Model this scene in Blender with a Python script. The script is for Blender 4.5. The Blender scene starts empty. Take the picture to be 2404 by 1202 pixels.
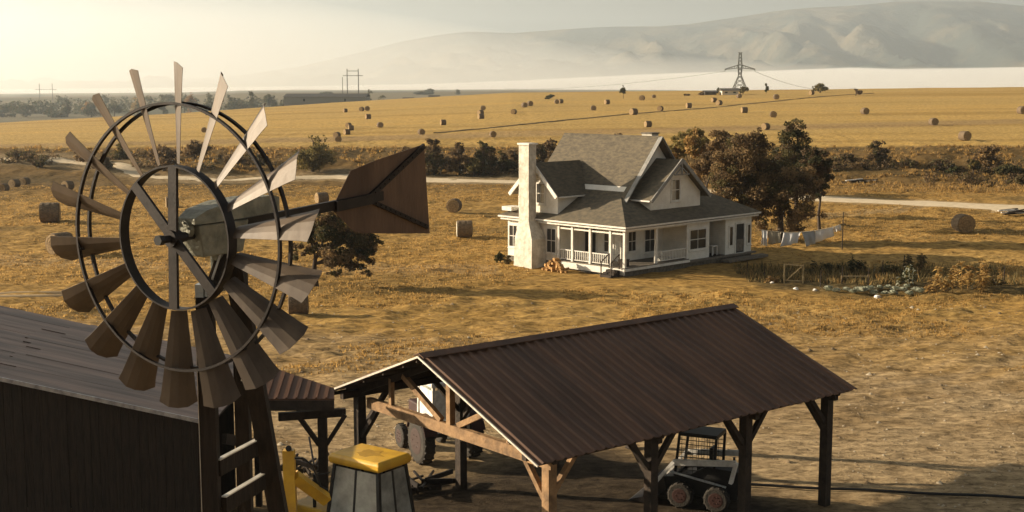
import bpy, math, random
import numpy as np
from mathutils import Vector, Matrix
R = math.radians
C = bpy.context.scene.collection
sc = bpy.context.scene

# ---------------------------------------------------------------- camera, sky, sun, exposure
CAM_H, FPX, PITCH = 12.435, 3105.0, R(7.41)
cam = bpy.data.cameras.new("camera"); cam.lens = FPX/2404*36; cam.sensor_width = 36
cam.clip_start = .3; cam.clip_end = 60000
co = bpy.data.objects.new("camera", cam); C.objects.link(co)
co.location = (0, 0, CAM_H); co.rotation_euler = (R(90)-PITCH, R(0.1), 0)
sc.camera = co
SUN_AZ, SUN_EL = R(-77.5), R(16.0)          # azimuth clockwise from +Y
sv = Vector((math.sin(SUN_AZ)*math.cos(SUN_EL), math.cos(SUN_AZ)*math.cos(SUN_EL), math.sin(SUN_EL)))
w = bpy.data.worlds.new("World"); sc.world = w; w.use_nodes = True
nt = w.node_tree; bg = nt.nodes['Background']
sky = nt.nodes.new('ShaderNodeTexSky'); sky.sky_type = 'NISHITA'; sky.sun_disc = False
sky.sun_elevation = SUN_EL; sky.sun_rotation = SUN_AZ
sky.air_density = 1.0; sky.dust_density = 3.0; sky.ozone_density = 1.5; sky.altitude = 300
hsv = nt.nodes.new('ShaderNodeHueSaturation'); hsv.inputs['Saturation'].default_value = .38; nt.links.new(sky.outputs[0], hsv.inputs['Color'])
tint = nt.nodes.new('ShaderNodeMix'); tint.data_type = 'RGBA'; tint.blend_type = 'MULTIPLY'; tint.inputs['Factor'].default_value = 1; tint.inputs['B'].default_value = (1, .972, .89, 1)
nt.links.new(hsv.outputs[0], tint.inputs['A']); nt.links.new(tint.outputs['Result'], bg.inputs[0]); bg.inputs[1].default_value = .05
sl = bpy.data.lights.new("sun", 'SUN'); sl.energy = 5.0; sl.angle = R(.6); sl.color = (1, .83, .60)
so = bpy.data.objects.new("sun", sl); C.objects.link(so)
so.rotation_euler = sv.to_track_quat('Z', 'Y').to_euler(); so.location = (-200, 40, 80)
sc.view_settings.view_transform = 'Standard'; sc.view_settings.look = 'None'
sc.view_settings.exposure = 1.2; sc.view_settings.gamma = 1
sc.render.engine = 'CYCLES'
sc.cycles.max_bounces = 6; sc.cycles.diffuse_bounces = 3; sc.cycles.glossy_bounces = 2
sc.cycles.transmission_bounces = 3; sc.cycles.volume_bounces = 1; sc.cycles.transparent_max_bounces = 6
sc.cycles.caustics_reflective = False; sc.cycles.caustics_refractive = False

# ---------------------------------------------------------------- pixel -> world
def ray(u, v):
    X = (u-1202)/FPX; Y = (601-v)/FPX; c, s = math.cos(PITCH), math.sin(PITCH)
    return np.array([X, c+Y*s, -s+Y*c])
def at(u, v, y=None, z=None):
    d = ray(u, v)
    t = y/d[1] if y is not None else (z-CAM_H)/d[2]
    return Vector((d[0]*t, d[1]*t, CAM_H+d[2]*t))

# ---------------------------------------------------------------- numpy value noise
_rs = np.random.RandomState(7); _T = _rs.rand(256, 256)
def vnoise(x, y):
    xi = np.floor(x).astype(int); yi = np.floor(y).astype(int)
    fx = x-xi; fy = y-yi; fx = fx*fx*(3-2*fx); fy = fy*fy*(3-2*fy)
    a = _T[xi & 255, yi & 255]; b = _T[(xi+1) & 255, yi & 255]
    c = _T[xi & 255, (yi+1) & 255]; d = _T[(xi+1) & 255, (yi+1) & 255]
    return (a*(1-fx)+b*fx)*(1-fy)+(c*(1-fx)+d*fx)*fy-.5
def fbm(x, y, n=4):
    s = 0*x; a = 1.
    for i in range(n):
        s = s+a*vnoise(x*2**i+17.3*i, y*2**i+5.1*i); a *= .5
    return s
def sstep(a, b, x):
    t = np.clip((x-a)/(b-a), 0, 1); return t*t*(3-2*t)

# ---------------------------------------------------------------- terrain height
U = [-.9, -.6, -.387, -.25, -.13, 0, .2, .387, .6, 1]
YC = [300, 320, 350, 430, 520, 560, 560, 560, 560, 560]
ZC = [-1, 0, 1.4, 2.6, 5.2, 8.8, 9.8, 10.8, 11.3, 11.5]
def crest(u): return np.interp(u, U, YC), np.interp(u, U, ZC)
def hgt0(x, y):
    x = np.asarray(x, float); y = np.asarray(y, float)
    yy = np.maximum(y, 1.); u = np.clip(x/yy, -1.2, 1.2)
    yc, zc = crest(u)
    e = 2.8*sstep(168, 202, y) + (zc-2.8)*np.clip((y-200)/(yc-200), 0, 1)
    e = np.where(y < 200, 2.8*sstep(168, 202, y), e)
    over = np.clip((y-yc)/450, 0, 1); over = over*over*(3-2*over)
    val = -13.
    e = np.where(y > yc, e*(1-over)+val*over, e)
    far = sstep(1150, 1900, y)*(1-sstep(2600, 3300, y))
    e = e + far*np.interp(u, [-.5, -.25, -.2, 0, .12, .3], [6, 10, 13.5, 15, 13, 4])
    return e
def rough(x, y):
    n = .13*fbm(x*.045, y*.06, 3)*np.clip((y-20)/40, 0, 1)
    yard = 1-sstep(36, 62, y)          # trampled dirt
    rd = road_w(x, y)
    house = sstep(9, 14, np.hypot(x-10, (y-92)))
    t = (.27*fbm(x*.55, y*.9, 3)+.22*np.abs(vnoise(x*1.3+9, y*2.1))+.08*vnoise(x*.9, y*1.5))*(1-.84*yard)
    t = t*(1-rd)*(.35+.65*house)*(1-sstep(200, 260, y)*.7)
    band = sstep(166, 176, y)*(1-sstep(196, 204, y))
    t = t+band*.5*fbm(x*.22, y*.3, 3)+sstep(110, 130, y)*(1-sstep(205, 215, y))*(1-rd)*.16*fbm(x*.3, y*.5, 2)
    return n+t
ROAD = [(-140, 214), (-110, 200), (-80, 190.5), (-66, 189), (-55, 184), (-47, 174), (-38, 172), (-24, 176), (-10, 171), (2, 168.5), (15, 160),
        (28, 149), (36, 142), (44, 137.4), (52, 131), (64, 124), (90, 108)]
_rx = np.array([p[0] for p in ROAD], float); _ry = np.array([p[1] for p in ROAD], float)
def road_y(x): return np.interp(x, _rx, _ry)
def road_w(x, y):
    d = np.abs(y-road_y(x)); inn = (x > -140) & (x < 90)
    return np.where(inn, 1-sstep(3.6, 6.5, d), 0)
def hgt(x, y): return hgt0(x, y)+rough(np.asarray(x, float), np.asarray(y, float))
def H(x, y): return float(hgt(np.array([x]), np.array([y]))[0])
def on_ground(u, v):
    """the point of the terrain seen at photo pixel (u, v)"""
    d = ray(u, v); y = 22.0; last = None
    while y < 3000:
        t = y/d[1]; z = CAM_H+d[2]*t; g = float(hgt0(d[0]*t, y))
        if z <= g:
            break
        last = y; y *= 1.004
    lo, hi = last or y/1.004, y
    for _ in range(20):
        m = (lo+hi)/2; t = m/d[1]
        if CAM_H+d[2]*t <= float(hgt0(d[0]*t, m)): hi = m
        else: lo = m
    t = hi/d[1]
    return Vector((d[0]*t, hi, H(d[0]*t, hi)))

# ---------------------------------------------------------------- object helpers
def tag(o, label=None, cat=None, group=None, kind=None):
    if label: o['label'] = label
    if cat: o['category'] = cat
    if group: o['group'] = group
    if kind: o['kind'] = kind
    return o
def thing(name, label, cat, loc=(0, 0, 0), rz=0., group=None):
    o = bpy.data.objects.new(name, None); C.objects.link(o)
    o.empty_display_size = .2; o.location = loc; o.rotation_euler = (0, 0, rz)
    return tag(o, label, cat, group)
class MB:
    def __init__(s): s.v = []; s.f = []; s.m = []; s.mi = 0
    def add(s, vs, fs):
        n = len(s.v); s.v += [tuple(p) for p in vs]
        for f in fs: s.f.append(tuple(i+n for i in f)); s.m.append(s.mi)
        return s
    def box(s, x0, x1, y0, y1, z0, z1):
        v = [(x, y, z) for z in (z0, z1) for (x, y) in ((x0, y0), (x1, y0), (x1, y1), (x0, y1))]
        return s.add(v, [(3, 2, 1, 0), (4, 5, 6, 7), (0, 1, 5, 4), (1, 2, 6, 5), (2, 3, 7, 6), (3, 0, 4, 7)])
    def hexa(s, v):
        return s.add(v, [(3, 2, 1, 0), (4, 5, 6, 7), (0, 1, 5, 4), (1, 2, 6, 5), (2, 3, 7, 6), (3, 0, 4, 7)])
    def beam(s, p, q, w_, h_, up=(0, 0, 1), w2=None, h2=None):
        p, q = Vector(p), Vector(q); d = (q-p).normalized(); up = Vector(up)
        if abs(d.dot(up)) > .98: up = Vector((0, 1, 0)) if abs(d.z) > .9 else Vector((0, 0, 1))
        x = d.cross(up).normalized(); z = x.cross(d).normalized(); v = []
        for (c, a, b) in ((p, w_, h_), (q, w2 or w_, h2 or h_)):
            for (i, j) in ((-1, -1), (1, -1), (1, 1), (-1, 1)): v.append(c+x*(i*a/2)+z*(j*b/2))
        return s.add(v, [(3, 2, 1, 0), (4, 5, 6, 7), (0, 1, 5, 4), (1, 2, 6, 5), (2, 3, 7, 6), (3, 0, 4, 7)])
    def cyl(s, p, q, r1, r2=None, n=10, cap=True):
        p, q = Vector(p), Vector(q); r2 = r1 if r2 is None else r2
        d = (q-p).normalized(); up = Vector((0, 0, 1)) if abs(d.z) < .9 else Vector((1, 0, 0))
        x = d.cross(up).normalized(); y = d.cross(x).normalized(); v = []
        for (c, r) in ((p, r1), (q, r2)):
            for i in range(n):
                a = 2*math.pi*i/n; v.append(c+x*(r*math.cos(a))+y*(r*math.sin(a)))
        f = [(i, (i+1) % n, n+(i+1) % n, n+i) for i in range(n)]
        if cap: f += [tuple(range(n-1, -1, -1)), tuple(range(n, 2*n))]
        return s.add(v, f)
    def tube(s, pts, r, n=6):
        for a, b in zip(pts[:-1], pts[1:]): s.cyl(a, b, r, r, n)
        return s
    def prism(s, poly, d):
        """poly: 3-D points, extruded by vector d"""
        n = len(poly); poly = [Vector(p) for p in poly]; d = Vector(d)
        v = poly+[p+d for p in poly]
        f = [tuple(range(n-1, -1, -1)), tuple(range(n, 2*n))]+[(i, (i+1) % n, n+(i+1) % n, n+i) for i in range(n)]
        return s.add(v, f)
    def lathe(s, c, axis, prof, n=24):
        """prof: (dist along axis, radius)"""
        c = Vector(c); d = Vector(axis).normalized(); up = Vector((0, 0, 1)) if abs(d.z) < .9 else Vector((1, 0, 0))
        x = d.cross(up).normalized(); y = d.cross(x).normalized(); v = []; f = []
        for (t, r) in prof:
            for i in range(n):
                a = 2*math.pi*i/n; v.append(c+d*t+x*(r*math.cos(a))+y*(r*math.sin(a)))
        for k in range(len(prof)-1):
            for i in range(n): f.append((k*n+i, k*n+(i+1) % n, (k+1)*n+(i+1) % n, (k+1)*n+i))
        f.append(tuple(range(n-1, -1, -1))); f.append(tuple(range((len(prof)-1)*n, len(prof)*n)))
        return s.add(v, f)
    def ball(s, c, r, n=10, m=6, sz=1., jit=0., seed=0):
        rr = random.Random(seed); c = Vector(c); v = [c+Vector((0, 0, -r*sz))]; f = []
        for j in range(1, m):
            t = math.pi*j/m
            for i in range(n):
                a = 2*math.pi*i/n; q = r*(1+rr.uniform(-jit, jit))
                v.append(c+Vector((q*math.sin(t)*math.cos(a), q*math.sin(t)*math.sin(a), -q*sz*math.cos(t))))
        v.append(c+Vector((0, 0, r*sz))); L = len(v)-1
        for i in range(n): f.append((0, 1+(i+1) % n, 1+i)); f.append((L, L-n+i, L-n+(i+1) % n))
        for j in range(m-2):
            for i in range(n): a = 1+j*n; f.append((a+i, a+(i+1) % n, a+n+(i+1) % n, a+n+i))
        return s.add(v, f)
    def build(s, name, mats, parent=None, world=False, smooth=False, bevel=0):
        me = bpy.data.meshes.new(name)
        vs = s.v
        if world and parent is not None:
            M = (Matrix.Translation(parent.location) @ Matrix.Rotation(parent.rotation_euler.z, 4, 'Z')).inverted()
            vs = [tuple(M @ Vector(p)) for p in vs]
        me.from_pydata(vs, [], s.f)
        if not isinstance(mats, (list, tuple)): mats = [mats]
        for m in mats: me.materials.append(m)
        if len(mats) > 1: me.polygons.foreach_set('material_index', s.m)
        import bmesh
        bm = bmesh.new(); bm.from_mesh(me); bmesh.ops.recalc_face_normals(bm, faces=bm.faces); bm.to_mesh(me); bm.free()
        if smooth: me.polygons.foreach_set('use_smooth', [True]*len(me.polygons))
        o = bpy.data.objects.new(name, me); C.objects.link(o)
        if parent is not None: o.parent = parent
        if bevel:
            b = o.modifiers.new('bevel', 'BEVEL'); b.width = bevel; b.segments = 2; b.limit_method = 'ANGLE'
        if smooth:
            pass
        return o
def np_mesh(name, verts, quads, mats, mi=None, parent=None, smooth=False):
    me = bpy.data.meshes.new(name); nv, nf = len(verts), len(quads); k = quads.shape[1]
    me.vertices.add(nv); me.vertices.foreach_set('co', np.asarray(verts, np.float32).ravel())
    me.loops.add(nf*k); me.loops.foreach_set('vertex_index', np.asarray(quads, np.int32).ravel())
    me.polygons.add(nf); me.polygons.foreach_set('loop_start', np.arange(0, nf*k, k, dtype=np.int32))
    me.polygons.foreach_set('loop_total', np.full(nf, k, np.int32))
    if not isinstance(mats, (list, tuple)): mats = [mats]
    for m in mats: me.materials.append(m)
    if mi is not None: me.polygons.foreach_set('material_index', np.asarray(mi, np.int32))
    if smooth: me.polygons.foreach_set('use_smooth', np.ones(nf, bool))
    me.update(calc_edges=True); me.validate()
    o = bpy.data.objects.new(name, me); C.objects.link(o)
    if parent is not None: o.parent = parent
    return o
def copy_tree(o, parent=None):
    c = o.copy(); C.objects.link(c); c.parent = parent
    for ch in [k for k in bpy.data.objects if k.parent == o]: copy_tree(ch, c)
    return c

# ---------------------------------------------------------------- materials
def mat(name, col, col2=None, scale=3., rough_=.85, metal=0., bump=0., bscale=20., stretch=(1, 1, 1), detail=6, lo=.35, hi=.65, spec=.3, coord='Object', wave=None):
    m = bpy.data.materials.new(name); m.use_nodes = True; n = m.node_tree.nodes; L = m.node_tree.links
    b = n['Principled BSDF']; b.inputs['Roughness'].default_value = rough_; b.inputs['Metallic'].default_value = metal
    b.inputs['Specular IOR Level'].default_value = spec
    b.inputs['Base Color'].default_value = (*col, 1)
    tc = n.new('ShaderNodeTexCoord'); mp = n.new('ShaderNodeMapping'); mp.inputs['Scale'].default_value = stretch
    L.new(tc.outputs[coord], mp.inputs[0])
    if col2 is not None:
        t = n.new('ShaderNodeTexNoise'); t.inputs['Scale'].default_value = scale; t.inputs['Detail'].default_value = detail
        t.inputs['Roughness'].default_value = .62
        r = n.new('ShaderNodeValToRGB'); r.color_ramp.elements[0].position = lo; r.color_ramp.elements[1].position = hi
        r.color_ramp.elements[0].color = (*col, 1); r.color_ramp.elements[1].color = (*col2, 1)
        L.new(mp.outputs[0], t.inputs[0]); L.new(t.outputs[0], r.inputs[0]); L.new(r.outputs[0], b.inputs['Base Color'])
    if bump:
        t2 = n.new('ShaderNodeTexNoise'); t2.inputs['Scale'].default_value = bscale; t2.inputs['Detail'].default_value = 5
        bp = n.new('ShaderNodeBump'); bp.inputs['Strength'].default_value = min(bump, 1); bp.inputs['Distance'].default_value = .05
        L.new(mp.outputs[0], t2.inputs[0]); L.new(t2.outputs[0], bp.inputs['Height']); L.new(bp.outputs[0], b.inputs['Normal'])
        if wave:
            axis, wsc, wstr = wave
            wv = n.new('ShaderNodeTexWave'); wv.wave_type = 'BANDS'; wv.bands_direction = axis; wv.wave_profile = 'SAW'
            wv.inputs['Scale'].default_value = wsc; wv.inputs['Distortion'].default_value = .3
            b2 = n.new('ShaderNodeBump'); b2.inputs['Strength'].default_value = wstr; b2.inputs['Distance'].default_value = .03
            L.new(tc.outputs['Object'], wv.inputs[0]); L.new(wv.outputs['Fac'], b2.inputs['Height'])
            L.new(bp.outputs[0], b2.inputs['Normal']); L.new(b2.outputs[0], b.inputs['Normal'])
    return m
def leafmat(name, col, tr=.25):
    m = mat(name, col, tuple(c*.6 for c in col), scale=1.3, rough_=.8, spec=.15)
    n = m.node_tree.nodes; L = m.node_tree.links; b = n['Principled BSDF']; out = n['Material Output']
    t = n.new('ShaderNodeBsdfTranslucent'); t.inputs[0].default_value = (*[min(1, c*1.3) for c in col], 1)
    mx = n.new('ShaderNodeMixShader'); mx.inputs[0].default_value = tr
    L.new(b.outputs[0], mx.inputs[1]); L.new(t.outputs[0], mx.inputs[2]); L.new(mx.outputs[0], out.inputs[0])
    return m
M = {}
M['white'] = mat('white_paint', (.74, .71, .64), (.56, .52, .45), 2.2, .7, bump=.15, bscale=14, lo=.4, hi=.75)
M['clap'] = mat('white_clapboard', (.82, .78, .69), (.62, .57, .47), 1.2, .75, bump=.12, bscale=10, lo=.42, hi=.78, wave=('Z', 2.4, .5))
M['chim'] = mat('whitewashed_stone', (.70, .66, .57), (.46, .42, .34), 2.6, .9, bump=.8, bscale=4.5)
M['shingle'] = mat('grey_shingle', (.155, .125, .082), (.078, .067, .05), 2.4, .9, bump=.5, bscale=16, stretch=(1, 1, 3), wave=('Z', 3.2, .45))
M['stone'] = mat('foundation_stone', (.2, .17, .13), (.09, .08, .065), 4., .95, bump=1, bscale=6)
M['glass'] = mat('window_glass', (.03, .03, .03), None, rough_=.15, spec=.6)
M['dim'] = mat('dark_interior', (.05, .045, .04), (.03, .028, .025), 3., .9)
M['plank'] = mat('grey_planks', (.20, .17, .13), (.12, .10, .08), 5., .85, bump=.4, bscale=12, stretch=(1, 6, 1))
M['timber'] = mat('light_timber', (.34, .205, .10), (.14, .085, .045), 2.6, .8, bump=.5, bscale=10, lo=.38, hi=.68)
M['oldshadetimber'] = mat('old_shaded_timber', (.052, .036, .025), (.024, .018, .013), 3., .85, bump=.5, bscale=14)  # old dark wood; inside the shed its darkness also carries the shade
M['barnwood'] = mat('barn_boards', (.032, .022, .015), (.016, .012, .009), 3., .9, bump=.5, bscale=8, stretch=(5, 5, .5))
M['sheet'] = mat('brown_roof_sheet', (.135, .066, .036), (.055, .029, .018), 1.0, .5, metal=.0, bump=.2, bscale=6, stretch=(1.6, .22, .3), spec=.28, lo=.3, hi=.7)
M['barnroof'] = mat('rusty_roof_sheet', (.165, .108, .085), (.058, .038, .030), 1.2, .5, bump=.3, bscale=3, stretch=(.16, 1.6, .3), spec=.4, lo=.38, hi=.6)
M['edge'] = mat('metal_and_sunlit_edge', (.72, .66, .56), (.5, .45, .38), 6, .45, metal=.3)  # bare metal trim, and painted sunlit edges on the tower
M['iron'] = mat('dark_iron', (.030, .023, .020), (.016, .013, .012), 7., .55, metal=.4, bump=.06, bscale=40)
M['blade'] = mat('weathered_blade', (.125, .090, .060), (.06, .042, .029), 2.2, .5, metal=.1, bump=.05, bscale=9, stretch=(1,1,.4))
M['vane'] = mat('rusty_vane', (.15, .092, .058), (.085, .052, .034), 2.2, .8, bump=.35, bscale=26, stretch=(1, 1, .3))
M['gear'] = mat('grey_green_casting', (.27, .26, .20), (.12, .12, .095), 5., .55, metal=.3, bump=.4, bscale=22)
M['bluemetal'] = mat('scuffed_metal_edge', (.42, .42, .44), (.2, .2, .22), 5., .4, metal=.5)
M['galv'] = mat('galvanised_cap', (.62, .64, .62), (.4, .42, .42), 8., .4, metal=.6)
M['yellow'] = mat('yellow_paint', (.64, .37, .03), (.44, .24, .03), 1.6, .42, bump=.12, bscale=7, lo=.45, hi=.72, spec=.5)
M['black'] = mat('black_paint', (.022, .021, .02), (.012, .012, .012), 5., .5)
M['rubber'] = mat('tyre_rubber', (.03, .027, .024), (.05, .042, .033), 6., .9, bump=.4, bscale=20)
M['red'] = mat('faded_red_paint', (.30, .05, .03), (.18, .035, .025), 4., .55)
M['machwhite'] = mat('machine_white', (.80, .78, .73), (.55, .52, .47), 5., .5)
M['cabglass'] = mat('cab_glass', (.42, .43, .39), (.16, .165, .155), .8, .12, spec=1., lo=.38, hi=.62)  # paleness in the base colour stands in for reflections on the panes
M['bale'] = mat('baled_hay', (.19, .135, .08), (.10, .072, .048), 9., .95, bump=1, bscale=16)
M['balecap'] = mat('bale_end', (.36, .25, .12), (.18, .12, .065), 8., .95, bump=1, bscale=18)
M['palewrap'] = mat('pale_bale_wrap', (.62, .58, .46), (.45, .4, .3), 5., .6, bump=.4)
M['bark'] = mat('tree_bark', (.085, .062, .045), (.045, .034, .026), 5., .95, bump=.8, bscale=14)
M['brown'] = leafmat('brown_leaves', (.26, .175, .085), .35); M['brown2'] = leafmat('dark_brown_leaves', (.12, .080, .044))
M['olive'] = leafmat('olive_leaves', (.21, .165, .055)); M['olive2'] = leafmat('dark_olive_leaves', (.11, .092, .037))
M['green'] = leafmat('green_leaves', (.05, .06, .022)); M['green2'] = leafmat('dark_green_leaves', (.062, .062, .028))
M['gold'] = leafmat('golden_leaves', (.58, .38, .13)); M['gold2'] = leafmat('tan_leaves', (.40, .25, .09))
M['orange'] = leafmat('orange_leaves', (.30, .13, .04))
M['cab'] = leafmat('cabbage_leaves', (.42, .43, .33), .1)
M['wood'] = mat('split_wood', (.50, .30, .11), (.25, .13, .05), 8., .85, bump=.4)
M['sheetcloth'] = mat('white_laundry', (.82, .82, .82), (.72, .72, .74), 2, .9)
M['bluecloth'] = mat('blue_grey_laundry', (.42, .46, .52), (.36, .4, .46), 2, .9)
M['tancloth'] = mat('cream_laundry', (.52, .46, .36), (.44, .39, .3), 2, .9)
M['steel'] = mat('pylon_steel', (.13, .14, .13), None, rough_=.6)
M['farwhite'] = mat('farm_wall_white', (.72, .66, .52), (.6, .54, .42), 1., .9)
M['farroof'] = mat('farm_roof_dark', (.06, .055, .05), (.09, .08, .07), .5, .9)
M['fartan'] = mat('farm_wall_tan', (.45, .32, .19), None)
M['paletimber'] = mat('pale_timber', (.42, .33, .18), (.28, .2, .1), 4, .85)
M['rail'] = M['white']
# ================================================================ the setting
def axis_coords(near0, near1, step, far, g=1.035):
    a = list(np.arange(near0, near1+step/2, step)); s = step; p = a[-1]; hi = []
    while p < far: s *= g; p += s; hi.append(p)
    s = step; p = a[0]; lo = []
    while p > -far: s *= g; p -= s; lo.append(p)
    return np.array(lo[::-1]+a+hi)
gx = axis_coords(-62, 62, .34, 14000, 1.05)
ys = [-120, -80, -40, -10, 5, 14, 20]; p = 20.; s = .30
while p < 13000:
    s = .30 if p < 112 else min(s*1.02, 400); p += s; ys.append(p)
gy = np.array(ys)
X, Y = np.meshgrid(gx, gy); Z = hgt(X, Y)
nv = X.size; nx = len(gx); ny = len(gy)
i, j = np.meshgrid(np.arange(nx-1), np.arange(ny-1)); i0 = (j*nx+i).ravel()
quads = np.stack([i0, i0+1, i0+1+nx, i0+nx], 1)
def lerp(a, b, t): return a*(1-t[..., None])+b*t[..., None]
c = np.array
col = np.broadcast_to(c([.40, .248, .078]), X.shape+(3,)).copy()
n1 = fbm(X*.09+3, Y*.14, 4); n2 = fbm(X*.35+30, Y*.6, 3)
col = lerp(col, c([.20, .135, .05]), sstep(.08, .5, n1)*.75)
col = lerp(col, c([.48, .32, .12]), sstep(.1, .6, -n1)*.6)
col = lerp(col, c([.13, .105, .04]), sstep(.3, .8, n2)*.4)
yard = 1-sstep(50, 70, Y-.10*X+7*fbm(X*.06, Y*.07, 3)); yard = np.maximum(yard, .6*(1-sstep(3, 7, np.abs(Y-(60-.2*X)-3*vnoise(X*.05, Y*0)))*1)*(X < 10))
col = lerp(col, lerp(np.broadcast_to(c([.40, .305, .19]), X.shape+(3,)), c([.27, .19, .105]), sstep(-.2, .5, fbm(X*.2+9, Y*.5, 4))), yard*.85)
for cx_, cy_, r_ in ((30, 22, 19), (34, 20, 24), (6, 74, 22), (2, 78, 29), (24, 18, 30)):
    d_ = np.abs(np.hypot(X-cx_, Y-cy_)-r_); k_ = np.exp(-((d_-.85)/.28)**2)*yard*sstep(-.3, .2, vnoise(X*.3, Y*.3)+.15)
    col = lerp(col, c([.50, .37, .22]), k_*.55)
# worn track by the house and the lone tree
tr = 1-sstep(1.3, 3.6, np.abs(Y-(88-.16*X+1.5*np.sin(X*.09)))); tr = tr*(X < -1)
col = lerp(col, c([.40, .28, .15]), tr*.5)
pathr = (1-sstep(1.2, 3.0, np.abs(Y-(123+.75*(X-28)))))*(X > 24)*(X < 42)
col = lerp(col, c([.42, .31, .17]), pathr*.6)
scrub = sstep(140, 168, Y)*(1-sstep(199, 206, Y+3*fbm(X*.1, Y*0, 2)))
col = lerp(col, lerp(np.broadcast_to(c([.155, .097, .036]), X.shape+(3,)), c([.07, .052, .024]), sstep(-.1, .45, fbm(X*.08, Y*.2, 4))), scrub*.85)
fld = sstep(200, 206, Y+3*fbm(X*.1, Y*0, 2)); st = fbm(X*.006+Y*.004, Y*.11-X*.012, 4)
f1 = lerp(np.broadcast_to(c([.51, .345, .12]), X.shape+(3,)), c([.40, .25, .07]), sstep(.0, .5, st)*.8)
f1 = lerp(f1, c([.60, .38, .11]), sstep(.1, .5, -st)*.6)
u = X/np.maximum(Y, 1); yc, zc = crest(np.clip(u, -1, 1))
f1 = lerp(f1, c([.30, .205, .12]), sstep(-.14, -.3, u)*.0+(1-sstep(.06, .12, np.abs((Y-300-X*.35)/100+.6)))*.5)
col = lerp(col, f1, fld)
bey = sstep(60, 160, Y-yc)*(Y > 300)
b1 = lerp(np.broadcast_to(c([.20, .165, .10]), X.shape+(3,)), c([.10, .10, .065]), sstep(-.2, .4, fbm(X*.004, Y*.004, 4)))
col = lerp(col, b1, bey)
rd = road_w(X, Y); col = lerp(col, c([.40, .31, .19]), rd*.5)
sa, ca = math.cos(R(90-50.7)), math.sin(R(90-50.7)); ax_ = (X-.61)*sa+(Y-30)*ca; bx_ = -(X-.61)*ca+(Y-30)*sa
shed_shade = sstep(-1.6, .2, ax_)*(1-sstep(10.0, 12.5, ax_))*sstep(-1.5, .5, bx_)*(1-sstep(9.0, 11.5, bx_)); shed_shade = np.maximum(shed_shade, sstep(-12, -9.5, X)*(1-sstep(-2.0, -.5, X))*sstep(24, 27, Y)*(1-sstep(36, 40, Y))*.7)  # shade under the shed and left of it, put into the ground colour
col = lerp(col, c([.045, .034, .024]), shed_shade*.95)
gard = (1-sstep(4, 6.2, np.abs(Y-83.5+.12*(X-24))))*sstep(14.5, 16, X)*(1-sstep(30, 33, X))
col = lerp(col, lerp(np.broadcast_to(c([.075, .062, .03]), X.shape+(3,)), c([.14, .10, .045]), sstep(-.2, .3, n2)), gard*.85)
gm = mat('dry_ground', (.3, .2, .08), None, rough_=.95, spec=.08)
n = gm.node_tree.nodes; L = gm.node_tree.links; b = n['Principled BSDF']
vc = n.new('ShaderNodeVertexColor'); vc.layer_name = 'soil'; tc = n.new('ShaderNodeTexCoord'); mp = n.new('ShaderNodeMapping'); mp.inputs['Scale'].default_value = (.75, 1.25, 1)
L.new(tc.outputs['Object'], mp.inputs[0])
t = n.new('ShaderNodeTexNoise'); t.inputs['Scale'].default_value = 2.1; t.inputs['Detail'].default_value = 9; t.inputs['Roughness'].default_value = .72
r = n.new('ShaderNodeValToRGB'); r.color_ramp.elements[0].position = .34; r.color_ramp.elements[1].position = .66
r.color_ramp.elements[0].color = (.30, .28, .25, 1); r.color_ramp.elements[1].color = (1.38, 1.36, 1.30, 1)
mx = n.new('ShaderNodeMix'); mx.data_type = 'RGBA'; mx.blend_type = 'MULTIPLY'; mx.inputs['Factor'].default_value = 1
L.new(mp.outputs[0], t.inputs[0]); L.new(t.outputs[0], r.inputs[0]); L.new(vc.outputs[0], mx.inputs['A']); L.new(r.outputs[0], mx.inputs['B'])
L.new(mx.outputs['Result'], b.inputs['Base Color'])
bp = n.new('ShaderNodeBump'); bp.inputs['Strength'].default_value = .7; bp.inputs['Distance'].default_value = .3
L.new(t.outputs[0], bp.inputs['Height']); L.new(bp.outputs[0], b.inputs['Normal'])
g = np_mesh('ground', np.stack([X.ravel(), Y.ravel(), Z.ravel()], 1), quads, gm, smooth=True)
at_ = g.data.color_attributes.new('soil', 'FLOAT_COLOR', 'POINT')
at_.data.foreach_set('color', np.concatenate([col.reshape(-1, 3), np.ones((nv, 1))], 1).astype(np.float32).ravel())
tag(g, kind='structure')

def strip(name, pts, wid, m, lift=.02, step=1.0, crown=.0, side=.12):
    """a long sheet with thickness following the ground"""
    P = [Vector((a, b_)) for a, b_ in pts]; line = []
    for a, b_ in zip(P[:-1], P[1:]):
        k = max(1, int((b_-a).length/step)); line += [a+(b_-a)*(q/k) for q in range(k)]
    line.append(P[-1]); vs = []; fs = []
    for q, p_ in enumerate(line):
        d = (line[min(q+1, len(line)-1)]-line[max(q-1, 0)]).normalized(); nrm = Vector((-d.y, d.x))
        w_ = wid(q/len(line)) if callable(wid) else wid
        w_ = w_*(1+.12*math.sin(q*1.7)+.1*math.sin(q*.6))
        for k, o_ in enumerate((-1, -.5, 0, .5, 1)):
            x = p_.x+nrm.x*o_*w_/2; y = p_.y+nrm.y*o_*w_/2
            vs.append((x, y, H(x, y)+(lift if abs(o_) < 1 else -side)+crown*(1-abs(o_))))
    for q in range(len(line)-1):
        for k in range(4): a = q*5+k; fs.append((a, a+1, a+6, a+5))
    return np_mesh(name, np.array(vs), np.array(fs), m, smooth=True)
M['gravel'] = mat('pale_gravel', (.66, .54, .37), (.5, .4, .26), 1.4, .95, bump=.4, bscale=5)
rp = [(x, float(road_y(x))) for x in np.arange(-135, 84, 2.)]
tag(strip('road', rp, lambda t: 3.6+5.2*min(1, max(0, (t-.45)/.35)), M['gravel'], .05, 1.5), kind='structure')
M['rut'] = mat('pale_dust', (.42, .31, .18), (.34, .24, .13), 1.2, .95)
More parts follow.
